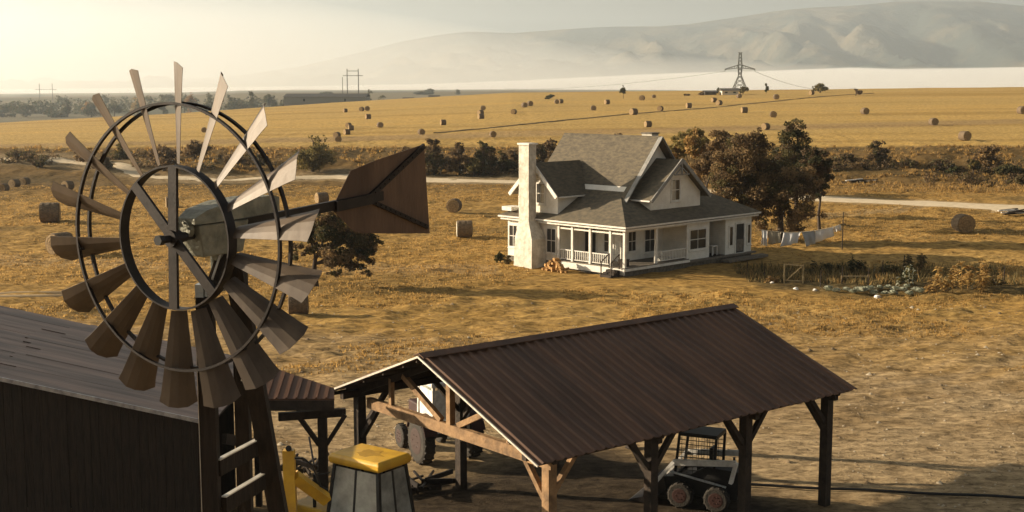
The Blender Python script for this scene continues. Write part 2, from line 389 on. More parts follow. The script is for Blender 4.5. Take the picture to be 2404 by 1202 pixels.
for k, y0 in enumerate((0, 1.5)):
    pts = [(x, 77.5+y0+.10*(x+20)+.6*math.sin(x*.11)) for x in np.arange(-60, -22, 2.)]
    tag(strip('path', pts, .45, M['rut'], .06, 1.2), kind='structure')

# distant mountain range: ridge line read from the picture, built at its own distance with real relief
def mountain(name, prof, y0, y1, nxm, nym, amp, m, zb=-14, seed=0):
    px = np.linspace(prof[0][0], prof[-1][0], nxm); py = np.interp(px, [p_[0] for p_ in prof], [p_[1] for p_ in prof])
    uu = np.array([ray(a, b_)[0]/ray(a, b_)[1] for a, b_ in zip(px, py)]); tt = np.array([ray(a, b_)[2]/ray(a, b_)[1] for a, b_ in zip(px, py)])
    vs = []
    for q in range(nym):
        t_ = q/(nym-1)*1.5
        y_ = y0+(y1-y0)*t_
        x = uu*y_
        ridge = CAM_H+tt*y1 if t_ >= 1 else CAM_H+tt*y1
        xx = uu*y1
        sp = 1-np.abs(2*fbm(xx*.0016+seed+t_*1.6, xx*0+t_*1.3+seed, 5))      # spurs running down the flank
        fl = t_**1.1 if t_ < 1 else max(0, 1-(t_-1)*1.2)
        z = zb+(ridge-zb)*fl*(1-.55*(1-sp)*math.sin(math.pi*min(t_, 1)))+amp*fbm(xx*.004+seed, xx*0+t_*5, 4)*math.sin(math.pi*min(t_, 1.))
        vs.append(np.stack([x, np.full(nxm, y_), z], 1))
    V = np.concatenate(vs); i, j = np.meshgrid(np.arange(nxm-1), np.arange(nym-1)); a = (j*nxm+i).ravel()
    o = np_mesh(name, V, np.stack([a, a+1, a+1+nxm, a+nxm], 1), m, smooth=True)
    return tag(o, kind='structure')
M['mtn'] = mat('mountain_side', (.15, .12, .075), (.035, .045, .038), .0022, .95, detail=9, lo=.40, hi=.54)
def relief(m_, sc_, dist, st_=1.):
    n = m_.node_tree.nodes; L = m_.node_tree.links; tc = n.new('ShaderNodeTexCoord'); t = n.new('ShaderNodeTexNoise'); t.inputs['Scale'].default_value = sc_; t.inputs['Detail'].default_value = 10; t.inputs['Roughness'].default_value = .6
    bp = n.new('ShaderNodeBump'); bp.inputs['Strength'].default_value = st_; bp.inputs['Distance'].default_value = dist
    L.new(tc.outputs['Object'], t.inputs[0]); L.new(t.outputs[0], bp.inputs['Height']); L.new(bp.outputs[0], n['Principled BSDF'].inputs['Normal'])
relief(M['mtn'], .006, 60)
M['hill'] = mat('wooded_hill', (.07, .08, .055), (.15, .13, .08), .004, .95)
M['tanhill'] = mat('bare_hill', (.30, .24, .15), (.22, .18, .11), .003, .95)
mountain('mountain', [(-1300, 196), (-200, 194), (300, 192), (560, 176), (700, 156), (850, 120), (950, 95), (1030, 80), (1100, 73), (1208, 76), (1317, 68), (1440, 62), (1545, 62), (1615, 57), (1664, 49), (1740, 38),
         (1816, 27), (1900, 18), (2022, 12), (2103, 4), (2200, 3), (2293, 3), (2404, 14), (2600, 30), (3000, 20), (3900, 60)], 5200, 8600, 420, 90, 110, M['mtn'])
mountain('hill', [(-900, 245), (-300, 226), (0, 222), (80, 219), (160, 224), (240, 240), (330, 256), (380, 268)], 1500, 2100, 80, 24, 5, M['hill'], -13, 3)
mountain('hill', [(-700, 230), (200, 228), (330, 226), (430, 219), (560, 211), (700, 209), (860, 210), (1000, 212), (1090, 216), (1170, 226)], 1900, 2900, 120, 24, 6, M['tanhill'], -13, 5)

# valley fog: a thick rolling bank behind the field, real scattering air
fogm = bpy.data.materials.new('valley_fog'); fogm.use_nodes = True; n = fogm.node_tree.nodes; n.clear()
out = n.new('ShaderNodeOutputMaterial'); pv = n.new('ShaderNodeVolumePrincipled'); pv.inputs['Color'].default_value = (.99, .985, .97, 1)
pv.inputs['Density'].default_value = .0028; pv.inputs['Anisotropy'].default_value = .1; fogm.node_tree.links.new(pv.outputs[0], out.inputs['Volume'])
NX, NY = 160, 40; fx = np.linspace(-3600, 3600, NX); fy = np.linspace(1750, 5100, NY)
FX, FY = np.meshgrid(fx, fy); uu = FX/FY*FPX+1202
topy = np.interp(uu, [-600, 300, 700, 1000, 1200, 1400, 1600, 1760, 1990, 2100, 2250, 2404, 3200], [212, 207, 202, 197, 190, 181, 173, 170, 161, 165, 163, 160, 160])
ztop = CAM_H+(197-topy)/FPX*4300
FZ = -9+(ztop+9)*sstep(1800, 4300, FY)+5*fbm(FX*.0016, FY*.0025, 4)*sstep(1900, 3500, FY)
edge = np.maximum(1-sstep(1750, 1800, FY), 1-sstep(0, 250, 3600-np.abs(FX))); FZ = np.maximum(FZ*(1-edge)-9.5*edge, -9.5)
top = np.stack([FX.ravel(), FY.ravel(), FZ.ravel()], 1); bot = top.copy(); bot[:, 2] = -11
i, j = np.meshgrid(np.arange(NX-1), np.arange(NY-1)); a = (j*NX+i).ravel(); K = NX*NY
q1 = np.stack([a, a+1, a+1+NX, a+NX], 1); q2 = q1[:, ::-1]+K; sd = []
for r_ in (0, NY-1):
    b_ = r_*NX+np.arange(NX-1); e_ = np.stack([b_, b_+K, b_+1+K, b_+1], 1); sd.append(e_ if r_ == 0 else e_[:, ::-1])
for r_ in (0, NX-1):
    b_ = np.arange(NY-1)*NX+r_; e_ = np.stack([b_, b_+NX, b_+NX+K, b_+K], 1); sd.append(e_ if r_ == 0 else e_[:, ::-1])
FQ = np.concatenate([q1, q2]+sd)
tag(np_mesh('fog_bank', np.concatenate([top, bot]), FQ, fogm), kind='stuff')
mist = bpy.data.materials.new('thin_mist'); mist.use_nodes = True; n = mist.node_tree.nodes; n.clear()
out = n.new('ShaderNodeOutputMaterial'); pv = n.new('ShaderNodeVolumePrincipled'); pv.inputs['Color'].default_value = (1, .985, .95, 1)
pv.inputs['Density'].default_value = .00044; pv.inputs['Anisotropy'].default_value = .3; mist.node_tree.links.new(pv.outputs[0], out.inputs['Volume'])
mz = np.interp(uu, [-600, 300, 700, 1100, 1500, 2000, 2600], [270, 260, 235, 165, 90, 56, 50])*(1-np.abs((FY-3450)/1700))+6*fbm(FX*.0009+4, FY*.0012, 3)
mz = np.maximum(mz*(1-edge)-9.2*edge, FZ+1.0); top2 = np.stack([FX.ravel()*1.001, FY.ravel(), mz.ravel()], 1); bot2 = bot.copy(); bot2[:, 2] = -11.5; bot2[:, 0] *= 1.001
tag(np_mesh('mist', np.concatenate([top2, bot2]), FQ, mist), kind='stuff')

# the air
hz = MB().box(-13000, 14000, -400, 12500, -40, 620).build('haze', None)
hm = bpy.data.materials.new('haze_air'); hm.use_nodes = True; n = hm.node_tree.nodes; n.clear()
out = n.new('ShaderNodeOutputMaterial'); pv = n.new('ShaderNodeVolumePrincipled')
pv.inputs['Color'].default_value = (.84, .93, 1.0, 1); pv.inputs['Density'].default_value = 1.2e-4; pv.inputs['Anisotropy'].default_value = .55
hm.node_tree.links.new(pv.outputs[0], out.inputs['Volume']); hz.data.materials.clear(); hz.data.materials.append(hm); tag(hz, kind='stuff')

# a weedy furrow running up across the hayfield
M['weed'] = mat('furrow_weeds', (.30, .20, .08), (.17, .115, .05), .3, .95, bump=.8, bscale=3)
fpx = [(1020, 313), (1120, 304), (1300, 286), (1480, 268), (1600, 260), (1700, 251), (1850, 236), (1960, 226), (2050, 221)]
fpt = [on_ground(a, b_) for a, b_ in fpx]
tag(strip('ditch', [(p_.x, p_.y) for p_ in fpt], 1.0, M['weed'], .08, 3.0, .12, .1), kind='structure')
# ================================================================ farmhouse (local x runs along the right wall, y along the left wall)
HX, HY, HAZ = 7.26, 84.27, 45.5
hz_ = H(HX+6, HY+6)
house = thing('farmhouse', 'white two storey farmhouse with grey gabled roofs and wrap-around porch', 'house', (HX, HY, hz_+.02), R(90-HAZ))
A_, B_ = 14.87, 11.74
MB().box(.45, 14.5, .5, 11.4, -.6, .42).build('foundation', M['stone'], house)
# porch floor, a little proud of the foundation
pf = MB(); pf.box(.25, 7.0, .28, 6.35, .42, .56); pf.box(7.0, 14.7, .2, 2.2, .30, .42); pf.build('porch_floor', M['plank'], house)
MB().box(10.5, 15.2, -.5, .2, .02, .2).build('step', M['plank'], house)
W = MB()
W.box(.5, 2.6, 6.45, 11.3, .42, 3.55)           # left room
W.box(2.6, 14.3, 2.6, 11.25, .423, 3.6)         # core
W.box(7.0, 9.5, .5, 2.6, .426, 3.48)            # front room with the wide window
W.box(11.3, 14.4, .45, 2.6, .424, 3.46)         # entrance room
W.build('wall', M['clap'], house)
U2 = MB()
U2.box(3.4, 9.8, 3.1, 11.0, 3.6, 5.2)           # upper core
U2.prism([(3.4, 3.1, 5.2), (9.8, 3.1, 5.2), (6.6, 3.1, 8.65)], (0, 7.9, 0))
U2.box(.65, 4.5, 6.6, 10.4, 3.5, 5.05); U2.prism([(.65, 6.6, 5.05), (.65, 10.4, 5.05), (.65, 8.5, 6.85)], (3.8, 0, 0))
U2.box(4.1, 9.5, 1.35, 3.6, 3.85, 5.0); U2.prism([(4.1, 1.35, 5.0), (9.5, 1.35, 5.0), (6.8, 1.35, 7.15)], (0, 2.2, 0))
U2.box(9.8, 12.2, 7.0, 10.2, 3.5, 5.05); U2.prism([(12.2, 7.0, 5.05), (12.2, 10.2, 5.05), (12.2, 8.6, 6.7)], (-2.4, 0, 0))
U2.build('upper_wall', M['clap'], house)
def slab(mb, p, q, r_, s_, t=.12):
    p, q, r_, s_ = map(Vector, (p, q, r_, s_)); nrm = (q-p).cross(s_-p).normalized()
    if nrm.z < 0: nrm = -nrm
    mb.hexa([p-nrm*t, q-nrm*t, r_-nrm*t, s_-nrm*t, p, q, r_, s_])
# lower hipped roof
LR = MB(); i_, zi = 3.0, 4.85
e = [(0, 0), (A_, 0), (A_, B_), (0, B_)]; n_ = [(i_, i_), (A_-i_, i_), (A_-i_, B_-i_), (i_, B_-i_)]
vs = [(a, b_, 3.3) for a, b_ in e]+[(a, b_, zi) for a, b_ in n_]+[(a, b_, 3.18) for a, b_ in e]+[(a, b_, zi-.3) for a, b_ in n_]
LR.add(vs, [(0, 1, 5, 4), (1, 2, 6, 5), (2, 3, 7, 6), (3, 0, 4, 7), (4, 5, 6, 7), (8, 9, 1, 0), (9, 10, 2, 1), (10, 11, 3, 2), (11, 8, 0, 3), (11, 10, 9, 8)])
LR.build('porch_roof', M['shingle'], house)
# white double eave line
EV = MB()
for z0, z1, o_ in ((3.16, 3.27, .03), (2.98, 3.08, -.10)):
    a0, a1, b0, b1, t_ = -o_, A_+o_, -o_, B_+o_, .07
    EV.box(a0, a1, b0, b0+t_, z0, z1); EV.box(a0, a1, b1-t_, b1, z0, z1)
    EV.box(a0, a0+t_, b0+t_, b1-t_, z0, z1); EV.box(a1-t_, a1, b0+t_, b1-t_, z0, z1)
EV.build('eave_board', M['white'], house)
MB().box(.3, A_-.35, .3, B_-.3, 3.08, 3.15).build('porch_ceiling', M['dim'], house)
# main roof
RF = MB(); slab(RF, (2.85, 2.55, 4.55), (2.85, 11.6, 4.55), (6.6, 11.6, 8.85), (6.6, 2.55, 8.85)); slab(RF, (10.35, 2.55, 4.55), (10.35, 11.6, 4.55), (6.6, 11.6, 8.85), (6.6, 2.55, 8.85))
rfm = RF.build('main_roof', M['shingle'], house)
WA = MB(); slab(WA, (.15, 6.25, 4.86), (4.9, 6.25, 4.86), (4.9, 8.5, 7.06), (.15, 8.5, 7.06)); slab(WA, (.15, 10.75, 4.86), (4.9, 10.75, 4.86), (4.9, 8.5, 7.06), (.15, 8.5, 7.06))
WA.build('left_wing_roof', M['shingle'], house)
WB = MB(); slab(WB, (3.6, .85, 4.72), (3.6, 3.4, 4.72), (6.8, 3.4, 7.32), (6.8, .85, 7.32)); slab(WB, (10.0, .85, 4.72), (10.0, 3.4, 4.72), (6.8, 3.4, 7.32), (6.8, .85, 7.32))
WB.build('front_gable_roof', M['shingle'], house)
WC = MB(); slab(WC, (8.6, 6.7, 4.9), (12.6, 6.7, 4.9), (12.6, 8.6, 6.95), (8.6, 8.6, 6.95)); slab(WC, (8.6, 10.5, 4.9), (12.6, 10.5, 4.9), (12.6, 8.6, 6.95), (8.6, 8.6, 6.95))
WC.build('right_wing_roof', M['shingle'], house)
# barge boards
M['barge'] = mat('grey_painted_board', (.30, .29, .27), (.2, .195, .18), 3, .8)
BB = MB(); BB.beam((2.83, 2.53, 4.50), (6.6, 2.53, 8.80), .07, .34, (0, -1, 0)); BB.beam((10.37, 2.53, 4.50), (6.6, 2.53, 8.80), .07, .3, (0, -1, 0)); BB.build('barge_board', M['barge'], house)
# beams lie along the verge; the wide face looks out
BA = MB()
for s_ in (-1, 1): BA.beam((.12, 8.5+s_*2.27, 4.78), (.12, 8.5, 7.02), .26, .08, (1, 0, 0))
BA.beam((.14, 8.05, 6.42), (.14, 8.95, 6.42), .10, .06, (1, 0, 0)); BA.beam((.14, 8.5, 6.42), (.14, 8.5, 6.9), .10, .06, (1, 0, 0))
BA.build('barge_board', M['white'], house)
BC = MB()
for s_ in (-1, 1): BC.beam((6.8+s_*3.22, .82, 4.64), (6.8, .82, 7.28), .24, .08, (0, 1, 0))
BC.beam((6.0, .84, 6.3), (7.6, .84, 6.3), .10, .06, (0, 1, 0)); BC.beam((6.8, .84, 6.3), (6.8, .84, 7.2), .12, .06, (0, 1, 0))
BC.beam((6.2, .85, 6.35), (6.75, .85, 6.75), .07, .05, (0, 1, 0)); BC.beam((7.4, .85, 6.35), (6.85, .85, 6.75), .07, .05, (0, 1, 0))
BC.build('barge_board', M['barge'], house)
MB().box(.3, 3.6, 6.18, 6.26, 4.74, 4.84).build('gutter', M['white'], house); MB().box(3.52, 3.60, .95, 3.0, 4.6, 4.7).build('gutter', M['white'], house)
# roof corner seen low at the far left
MB().box(.1, 1.1, 10.55, 11.5, 3.62, 3.9).build('roof_kerb', M['white'], house)
# chimneys
CH = MB(); CH.box(-.6, .12, 8.15, 9.1, 2.9, 8.3)
CH.hexa([(-.98, 7.5, -.4), (.5, 7.5, -.4), (.5, 9.25, -.4), (-.98, 9.25, -.4), (-.9, 7.55, 1.9), (.5, 7.55, 1.9), (.5, 9.2, 1.9), (-.9, 9.2, 1.9)])
CH.hexa([(-.9, 7.55, 1.9), (.5, 7.55, 1.9), (.5, 9.2, 1.9), (-.9, 9.2, 1.9), (-.602, 8.148, 3.1), (.3, 8.148, 3.1), (.3, 9.102, 3.1), (-.602, 9.102, 3.1)])
chm = CH.build('chimney', M['chim'], house); MB().box(-.68, .2, 8.07, 9.18, 8.3, 8.42).build('chimney_cap', M['white'], chm)
C2 = MB().box(6.9, 7.6, 3.6, 4.5, 7.2, 8.95).build('chimney', M['chim'], house); MB().box(6.84, 7.66, 3.54, 4.56, 8.95, 9.05).build('chimney_cap', M['stone'], C2)
# windows and doors: axis 'a' = facing -x (left side), 'b' = facing -y (right side)
def opening(face, at_, c_, wd, z0, z1, kind='window', bars=True, glass='glass', curtain=False):
    g_, f_ = MB(), MB(); t = .045
    def bx(mb, u0, u1, z0_, z1_, d0, d1):
        if face == 'a': mb.box(at_-d1, at_-d0, u0, u1, z0_, z1_)
        else: mb.box(u0, u1, at_-d1, at_-d0, z0_, z1_)
    u0, u1 = c_-wd/2, c_+wd/2
    bx(g_, u0, u1, z0, z1, -.02, .012)
    o = g_.build(kind, M[glass], house); fw = .11
    bx(f_, u0-fw, u0, z0-fw, z1+fw, -.02, .05); bx(f_, u1, u1+fw, z0-fw, z1+fw, -.02, .05)
    bx(f_, u0, u1, z1, z1+fw, -.02, .05); bx(f_, u0, u1, z0-fw, z0, -.02, .05)
    bx(f_, u0-fw-.04, u1+fw+.04, z0-fw-.05, z0-fw, -.02, .09) if kind == 'window' else None
    if bars:
        zm = (z0+z1)/2; bx(f_, u0, u1, zm-.025, zm+.025, 0, .03); bx(f_, c_-.018, c_+.018, z0, zm-.025, 0, .028); bx(f_, c_-.018, c_+.018, zm+.025, z1, 0, .028)
    f_.build('frame', M['white'], o)
    if curtain:
        k = MB(); bx(k, u0+.03, u0+wd*.42, z0+.02, z1-.04, -.015, .016); k.build('curtain', M['tancloth'], o)
    return o
opening('a', .5, 10.75, .75, 1.1, 2.55); opening('a', .5, 7.05, .8, 1.0, 2.6)
opening('a', .65, 8.2, .72, 4.3, 5.6, curtain=True)
opening('b', 1.35, 6.75, .8, 4.55, 5.9, curtain=True)
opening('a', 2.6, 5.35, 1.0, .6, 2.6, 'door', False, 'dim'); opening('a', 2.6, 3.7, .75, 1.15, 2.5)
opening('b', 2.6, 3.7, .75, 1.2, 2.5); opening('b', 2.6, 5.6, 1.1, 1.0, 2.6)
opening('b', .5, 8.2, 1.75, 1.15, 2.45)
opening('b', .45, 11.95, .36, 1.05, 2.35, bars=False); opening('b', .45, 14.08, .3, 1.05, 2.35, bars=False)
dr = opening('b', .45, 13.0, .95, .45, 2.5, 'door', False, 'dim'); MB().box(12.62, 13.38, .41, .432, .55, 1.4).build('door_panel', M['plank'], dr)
MB().box(9.502, 11.298, 2.54, 2.59, .43, 3.0).build('recess_shade', M['dim'], house)  # dark sheet over the pale wall, standing in for the recess shade
bench = thing('side_table', 'small white slatted stand in the dark porch recess of the farmhouse', 'stand', house.location+Matrix.Rotation(R(90-HAZ), 3, 'Z') @ Vector((10.6, 1.0, .42)), R(90-HAZ))
MB().box(-.3, .3, -.2, .2, .62, .68).build('table_top', M['white'], bench)
for a in (-.26, .26):
    for b_ in (-.16, .16): MB().box(a-.03, a+.03, b_-.03, b_+.03, 0, .62).build('leg', M['white'], bench)
# porch posts, header, railings
def post(x, y, z0=.56, z1=3.1, s=.085):
    p = MB(); p.box(x-s, x+s, y-s, y+s, z0, z1); p.box(x-s-.035, x+s+.035, y-s-.035, y+s+.035, z1-.16, z1-.02); p.build('porch_post', M['white'], house)
for x, y in ((.42, 6.25), (.42, 5.0), (.42, 3.4), (.42, 1.62), (.42, .42), (3.6, .42), (6.88, .42)): post(x, y)
HD = MB()
for y0, y1 in ((5.1, 6.15), (3.5, 4.9), (1.72, 3.3), (.52, 1.52)): HD.box(.38, .46, y0, y1, 2.70, 2.80)
HD.box(.52, 3.5, .38, .46, 2.86, 2.97); HD.box(3.7, 6.78, .38, .46, 2.86, 2.97); HD.build('header_board', M['white'], house)
def railing(p, q):
    p, q = Vector(p), Vector(q); mb = MB(); L_ = (q-p).length; k = max(3, int(L_/.16))
    mb.beam(p+Vector((0, 0, 1.30)), q+Vector((0, 0, 1.30)), .07, .06); mb.beam(p+Vector((0, 0, .68)), q+Vector((0, 0, .68)), .06, .05)
    for i in range(1, k):
        c_ = p+(q-p)*(i/k); mb.box(c_.x-.022, c_.x+.022, c_.y-.022, c_.y+.022, .70, 1.27)
    mb.build('railing', M['rail'], house)
railing((.42, 6.15, 0), (.42, 5.1, 0)); railing((.42, 4.9, 0), (.42, 3.5, 0)); railing((.42, 3.3, 0), (.42, 1.72, 0)); railing((3.7, .42, 0), (6.78, .42, 0))
SK = MB(); SK.box(.2, .27, .25, 6.4, .1, .5); SK.box(.27, 7.0, .2, .27, .34, .5); SK.build('skirt_board', M['white'], house)
ST = MB()
for k in range(3): ST.box(-.75+.28*k, -.45+.28*k, .55, 1.5, .0+.001*k, .15+.14*k)
ST.build('stair', M['oldshadetimber'], house)
SR = MB()
for y in (.6, 1.45): SR.beam((-.7, y, .0), (-.7, y, .95), .06, .06); SR.beam((-.72, y, .95), (.1, y, 1.45), .05, .06); SR.beam((.1, y, .5), (.1, y, 1.45), .06, .06)
SR.build('stair_railing', M['oldshadetimber'], house)
hR = Matrix.Rotation(R(90-HAZ), 4, 'Z')
def hw(a, b_, z=0): return Vector((HX, HY, hz_+.02))+(hR @ Vector((a, b_, z)))
# box on the porch
cr = MB(); cr.box(-.3, .3, -.22, .22, 0, .42); cr.box(-.33, .33, -.25, .25, .42, .47)
o = cr.build('wooden_crate', M['oldshadetimber']); o.location = hw(.95, .95, .56); o.rotation_euler.z = R(50)
tag(o, 'small dark wooden box on the porch floor at the near corner of the farmhouse', 'crate')
# firewood: every log of the heap by the chimney
rr = random.Random(4); k = 0
flog = []
for row in range(6):
    n_ = 13-2*row
    for q in range(n_):
        mb = MB(); r_ = rr.uniform(.07, .105); L_ = rr.uniform(.32, .45)
        mb.lathe((0, 0, 0), (1, 0, 0), [(-L_/2, r_), (-L_/2+.01, r_*1.02), (L_/2, r_*.97)], 7)
        o = mb.build('firewood_log', M['wood']); o.location = hw(-.85+rr.uniform(-.25, .15), 6.9-1.9+(q-n_/2+.5)*.17+rr.uniform(-.03, .03)+.35, .08+row*.145)
        o.rotation_euler = (rr.uniform(0, 3), rr.uniform(-.15, .15), R(90-HAZ)+rr.uniform(-.35, .35))
        tag(o, 'split firewood log of the loose heap beside the farmhouse chimney', 'log', 'firewood logs heaped beside the chimney')

# ================================================================ open pole shed
SX, SY, SAZ, SL, SW, HE, HR = .61, 30.0, 50.7, 12.2, 9.6, 3.6, 5.435
shed = thing('pole_shed', 'open timber pole shed with a dark brown corrugated gable roof in the foreground', 'shed', (SX, SY, 0), R(90-SAZ))
def corrugated(L_, per, hgt_, th):
    """profile points (x, dz) along the length"""
    pts = []; n_ = int(round(L_/per)); per = L_/n_
    for i in range(n_):
        for fx_, dz in ((0, 0), (.30, 0), (.42, hgt_), (.62, hgt_), (.74, 0)): pts.append(((i+fx_)*per, dz))
    pts.append((L_, 0)); return pts
def roof_panel(name, parent, x0, L_, p_eave, p_ridge, m, per=.33, hgt_=.045, th=.02):
    """p_eave, p_ridge: (y, z)"""
    pr = corrugated(L_, per, hgt_, th); v = []; ny_, nz_ = -(p_ridge[1]-p_eave[1]), (p_ridge[0]-p_eave[0]); l_ = math.hypot(ny_, nz_); ny_, nz_ = ny_/l_, nz_/l_
    if nz_ < 0: ny_, nz_ = -ny_, -nz_
    rr_ = random.Random(int(L_*100))
    rows = [(p_eave[0]+(p_ridge[0]-p_eave[0])*t, p_eave[1]+(p_ridge[1]-p_eave[1])*t) for t in (0, .25, .5, .75, 1)]
    m_ = len(pr)
    for s_ in (0, -th):
        for (y, z) in rows:
            for (x, dz) in pr:
                j = .012*math.sin(x*1.1+y*2.)+.008*math.sin(x*3.7+y)
                v.append((x0+x, y+ny_*(dz+s_+j), z+nz_*(dz+s_+j)))
    f = []; K = 5*m_
    for a in range(4):
        for b_ in range(m_-1):
            q = a*m_+b_; f.append((q, q+1, q+1+m_, q+m_)); f.append((K+q, K+q+m_, K+q+1+m_, K+q+1))
    for b_ in range(m_-1): f.append((b_, b_+1, K+b_+1, K+b_)); q = 4*m_+b_; f.append((q, q+1, K+q+1, K+q))
    for a in range(4):
        q = a*m_; f.append((q, q+m_, K+q+m_, K+q)); q += m_-1; f.append((q, q+m_, K+q+m_, K+q))
    mb = MB(); mb.add(v, f); return mb.build(name, m, parent)
roof_panel('roof_panel', shed, 0, SL, (0, HE), (SW/2, HR), M['sheet']); roof_panel('roof_panel', shed, 0, SL, (SW, HE), (SW/2, HR), M['sheet'])
rc = MB()
rc.hexa([(-.02, SW/2-.22, HR-.03), (SL+.02, SW/2-.22, HR-.03), (SL+.02, SW/2, HR+.06), (-.02, SW/2, HR+.06), (-.02, SW/2-.22, HR-.005), (SL+.02, SW/2-.22, HR-.005), (SL+.02, SW/2, HR+.085), (-.02, SW/2, HR+.085)])
rc.hexa([(-.02, SW/2+.001, HR+.06), (SL+.02, SW/2+.001, HR+.06), (SL+.02, SW/2+.22, HR-.03), (-.02, SW/2+.22, HR-.03), (-.02, SW/2+.001, HR+.085), (SL+.02, SW/2+.001, HR+.085), (SL+.02, SW/2+.22, HR-.005), (-.02, SW/2+.22, HR-.005)])
rc.build('ridge_cap', M['sheet'], shed)
vt = MB()
for s_ in (0, SW): vt.beam((-.03, s_, HE-.02), (-.03, SW/2, HR-.02), .035, .05, (0, 0, 1))
vt.build('verge_trim', M['edge'], shed)
pu = MB()
for t in (.04, .24, .44, .64, .84, .97):
    for s_ in (0, 1):
        y = SW/2*t if s_ == 0 else SW-SW/2*t
        pu.beam((.02, y, HE+(HR-HE)*t-.10), (SL-.05, y, HE+(HR-HE)*t-.10), .06, .10)
pu.build('purlin', M['oldshadetimber'], shed)
TA = (.75, 4.4, 8.2, 11.7)
for q, a in enumerate(TA):
    m_ = M['timber'] if q == 0 else M['oldshadetimber']  # sunlit tone on the front truss, shaded tone painted on the inner ones
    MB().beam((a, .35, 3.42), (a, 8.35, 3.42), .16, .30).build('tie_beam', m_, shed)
    ra = MB()
    for s_ in (.25, SW-.25): ra.beam((a, s_, HE-.10), (a, SW/2, HR-.26), .12, .18)
    ra.build('rafter', M['oldshadetimber'], shed)
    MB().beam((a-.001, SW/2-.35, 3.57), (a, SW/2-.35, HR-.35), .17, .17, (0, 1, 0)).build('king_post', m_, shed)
    for y0, y1, z1 in ((4.1, 2.6, 4.32), (4.85, 6.6, 4.50)):
        MB().beam((a, y0, 3.60), (a, y1, z1), .13, .15).build('strut', m_, shed)
    for y in (2.0, 7.2):
        vp = MB(); vp.beam((a, y, 3.575), (a, y, HE+(HR-HE)*(min(y, SW-y)/(SW/2))-.2), .12, .12, (0, 1, 0))
        vp.build('stud', m_, shed)
for yb, posts in ((.72, (.95, 4.45, 8.15, 11.75)), (8.85, (.75, 4.4, 8.2, 11.7))):
    MB().beam((.15, yb, 3.62), (SL-.25, yb, 3.62), .16, .20).build('eave_beam', M['oldshadetimber'], shed)
    for q, a in enumerate(posts):
        m_ = M['timber'] if (q == 0 and yb < 1) else M['oldshadetimber']  # near post gets the sunlit tone, the others the painted shade
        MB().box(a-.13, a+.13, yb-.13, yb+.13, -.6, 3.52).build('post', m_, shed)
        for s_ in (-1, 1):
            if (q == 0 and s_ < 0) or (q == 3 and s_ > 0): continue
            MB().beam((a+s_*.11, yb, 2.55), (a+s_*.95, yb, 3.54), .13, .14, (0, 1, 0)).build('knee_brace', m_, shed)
        MB().beam((a, yb+(.13 if yb < 1 else -.13), 2.35), (a, yb+(.95 if yb < 1 else -.95), 3.30), .13, .14, (1, 0, 0)).build('knee_brace', m_, shed)
def sw_(a, b_, z=0):
    v = Matrix.Rotation(R(90-SAZ), 3, 'Z') @ Vector((a, b_, z)); return Vector((SX, SY, 0))+v

# ================================================================ long barn at the left: boarded front, open right side, roof falling to the right
barn = thing('barn', 'long dark board barn with a rusty metal roof in the left foreground', 'barn', (-12, 34, 0), 0)
BX, BY0, BY1, RX = -7.42, 31.5, 38.2, -17.5
def rz_(x): return 4.3+.22*(BX-x) if x > RX else 4.3+.22*(BX-RX)-.22*(RX-x)
wl = MB(); rr = random.Random(2); x = BX-.06
while x > -27:
    wd = rr.uniform(.16, .24); y0 = BY0+rr.uniform(.02, .045)
    wl.prism([(x-wd+.012, y0, -.5), (x, y0, -.5), (x, y0, rz_(x)-.12), (x-wd+.012, y0, rz_(x-wd)-.12)], (0, .04, 0)); x -= wd
wl.box(-27, -8.2, BY1-.3, BY1-.2, -.5, 4.2); wl.box(-27.2, -27, BY0, BY1-.2, -.5, 4.1); wl.box(-26.9, -16, BY1-.29, BY1-.21, 4.2, 4.6)
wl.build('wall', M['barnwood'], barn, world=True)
br = MB(); rr = random.Random(5); y = BY0-.12
while y < BY1:
    wd = .42; xs = BX+.08
    for xe in (-12.4-rr.uniform(0, .9), RX):
        dz = rr.uniform(0, .009); e_ = .05
        v = [(xs, y, rz_(xs)+dz-.03), (xs, y+wd, rz_(xs)+dz-.03), (xe-e_, y+wd, rz_(xe)+dz), (xe-e_, y, rz_(xe)+dz)]
        br.hexa([(a, b_, c_-.02) for a, b_, c_ in v]+v)
        xs = xe
    v = [(RX, y, rz_(RX)), (RX, y+wd, rz_(RX)), (-27, y+wd, rz_(-27)), (-27, y, rz_(-27))]; br.hexa([(a, b_, c_-.02) for a, b_, c_ in v]+v); y += wd
br.build('roof', M['barnroof'], barn, world=True)
et = MB(); et.beam((BX+.1, BY0-.14, rz_(BX+.1)-.02), (RX, BY0-.14, rz_(RX)-.02), .04, .10); et.build('verge_trim', M['bluemetal'], barn, world=True)
MB().box(BX-.05, BX-.01, BY0-.03, BY0+.02, -.5, 4.14).build('corner_trim', M['edge'], barn, world=True)
for yp, s_ in ((31.75, .10), (38.0, .09)): MB().box(BX-.02-2*s_, BX-.02, yp-s_, yp+s_, -.5, 4.18).build('post', M['oldshadetimber'], barn, world=True)
MB().cyl((BX-.05, 35.6, -.5), (BX-.05, 35.6, 4.2), .07, .07, 8).build('post', M['oldshadetimber'], barn, world=True)
MB().beam((BX-.1, 31.6, 4.16), (BX-.1, 38.2, 4.16), .12, .2).build('eave_beam', M['oldshadetimber'], barn, world=True)
MB().beam((-7.3, 32.6, 3.55), (-6.9, 34.9, 2.75), .12, .26).build('rail', M['oldshadetimber'], barn, world=True)
RF2 = MB()
for y in np.arange(32.5, 38, 1.4): RF2.beam((BX-.1, float(y), 4.16), (RX, float(y), rz_(RX)-.14), .1, .16)
RF2.build('rafter', M['oldshadetimber'], barn, world=True)

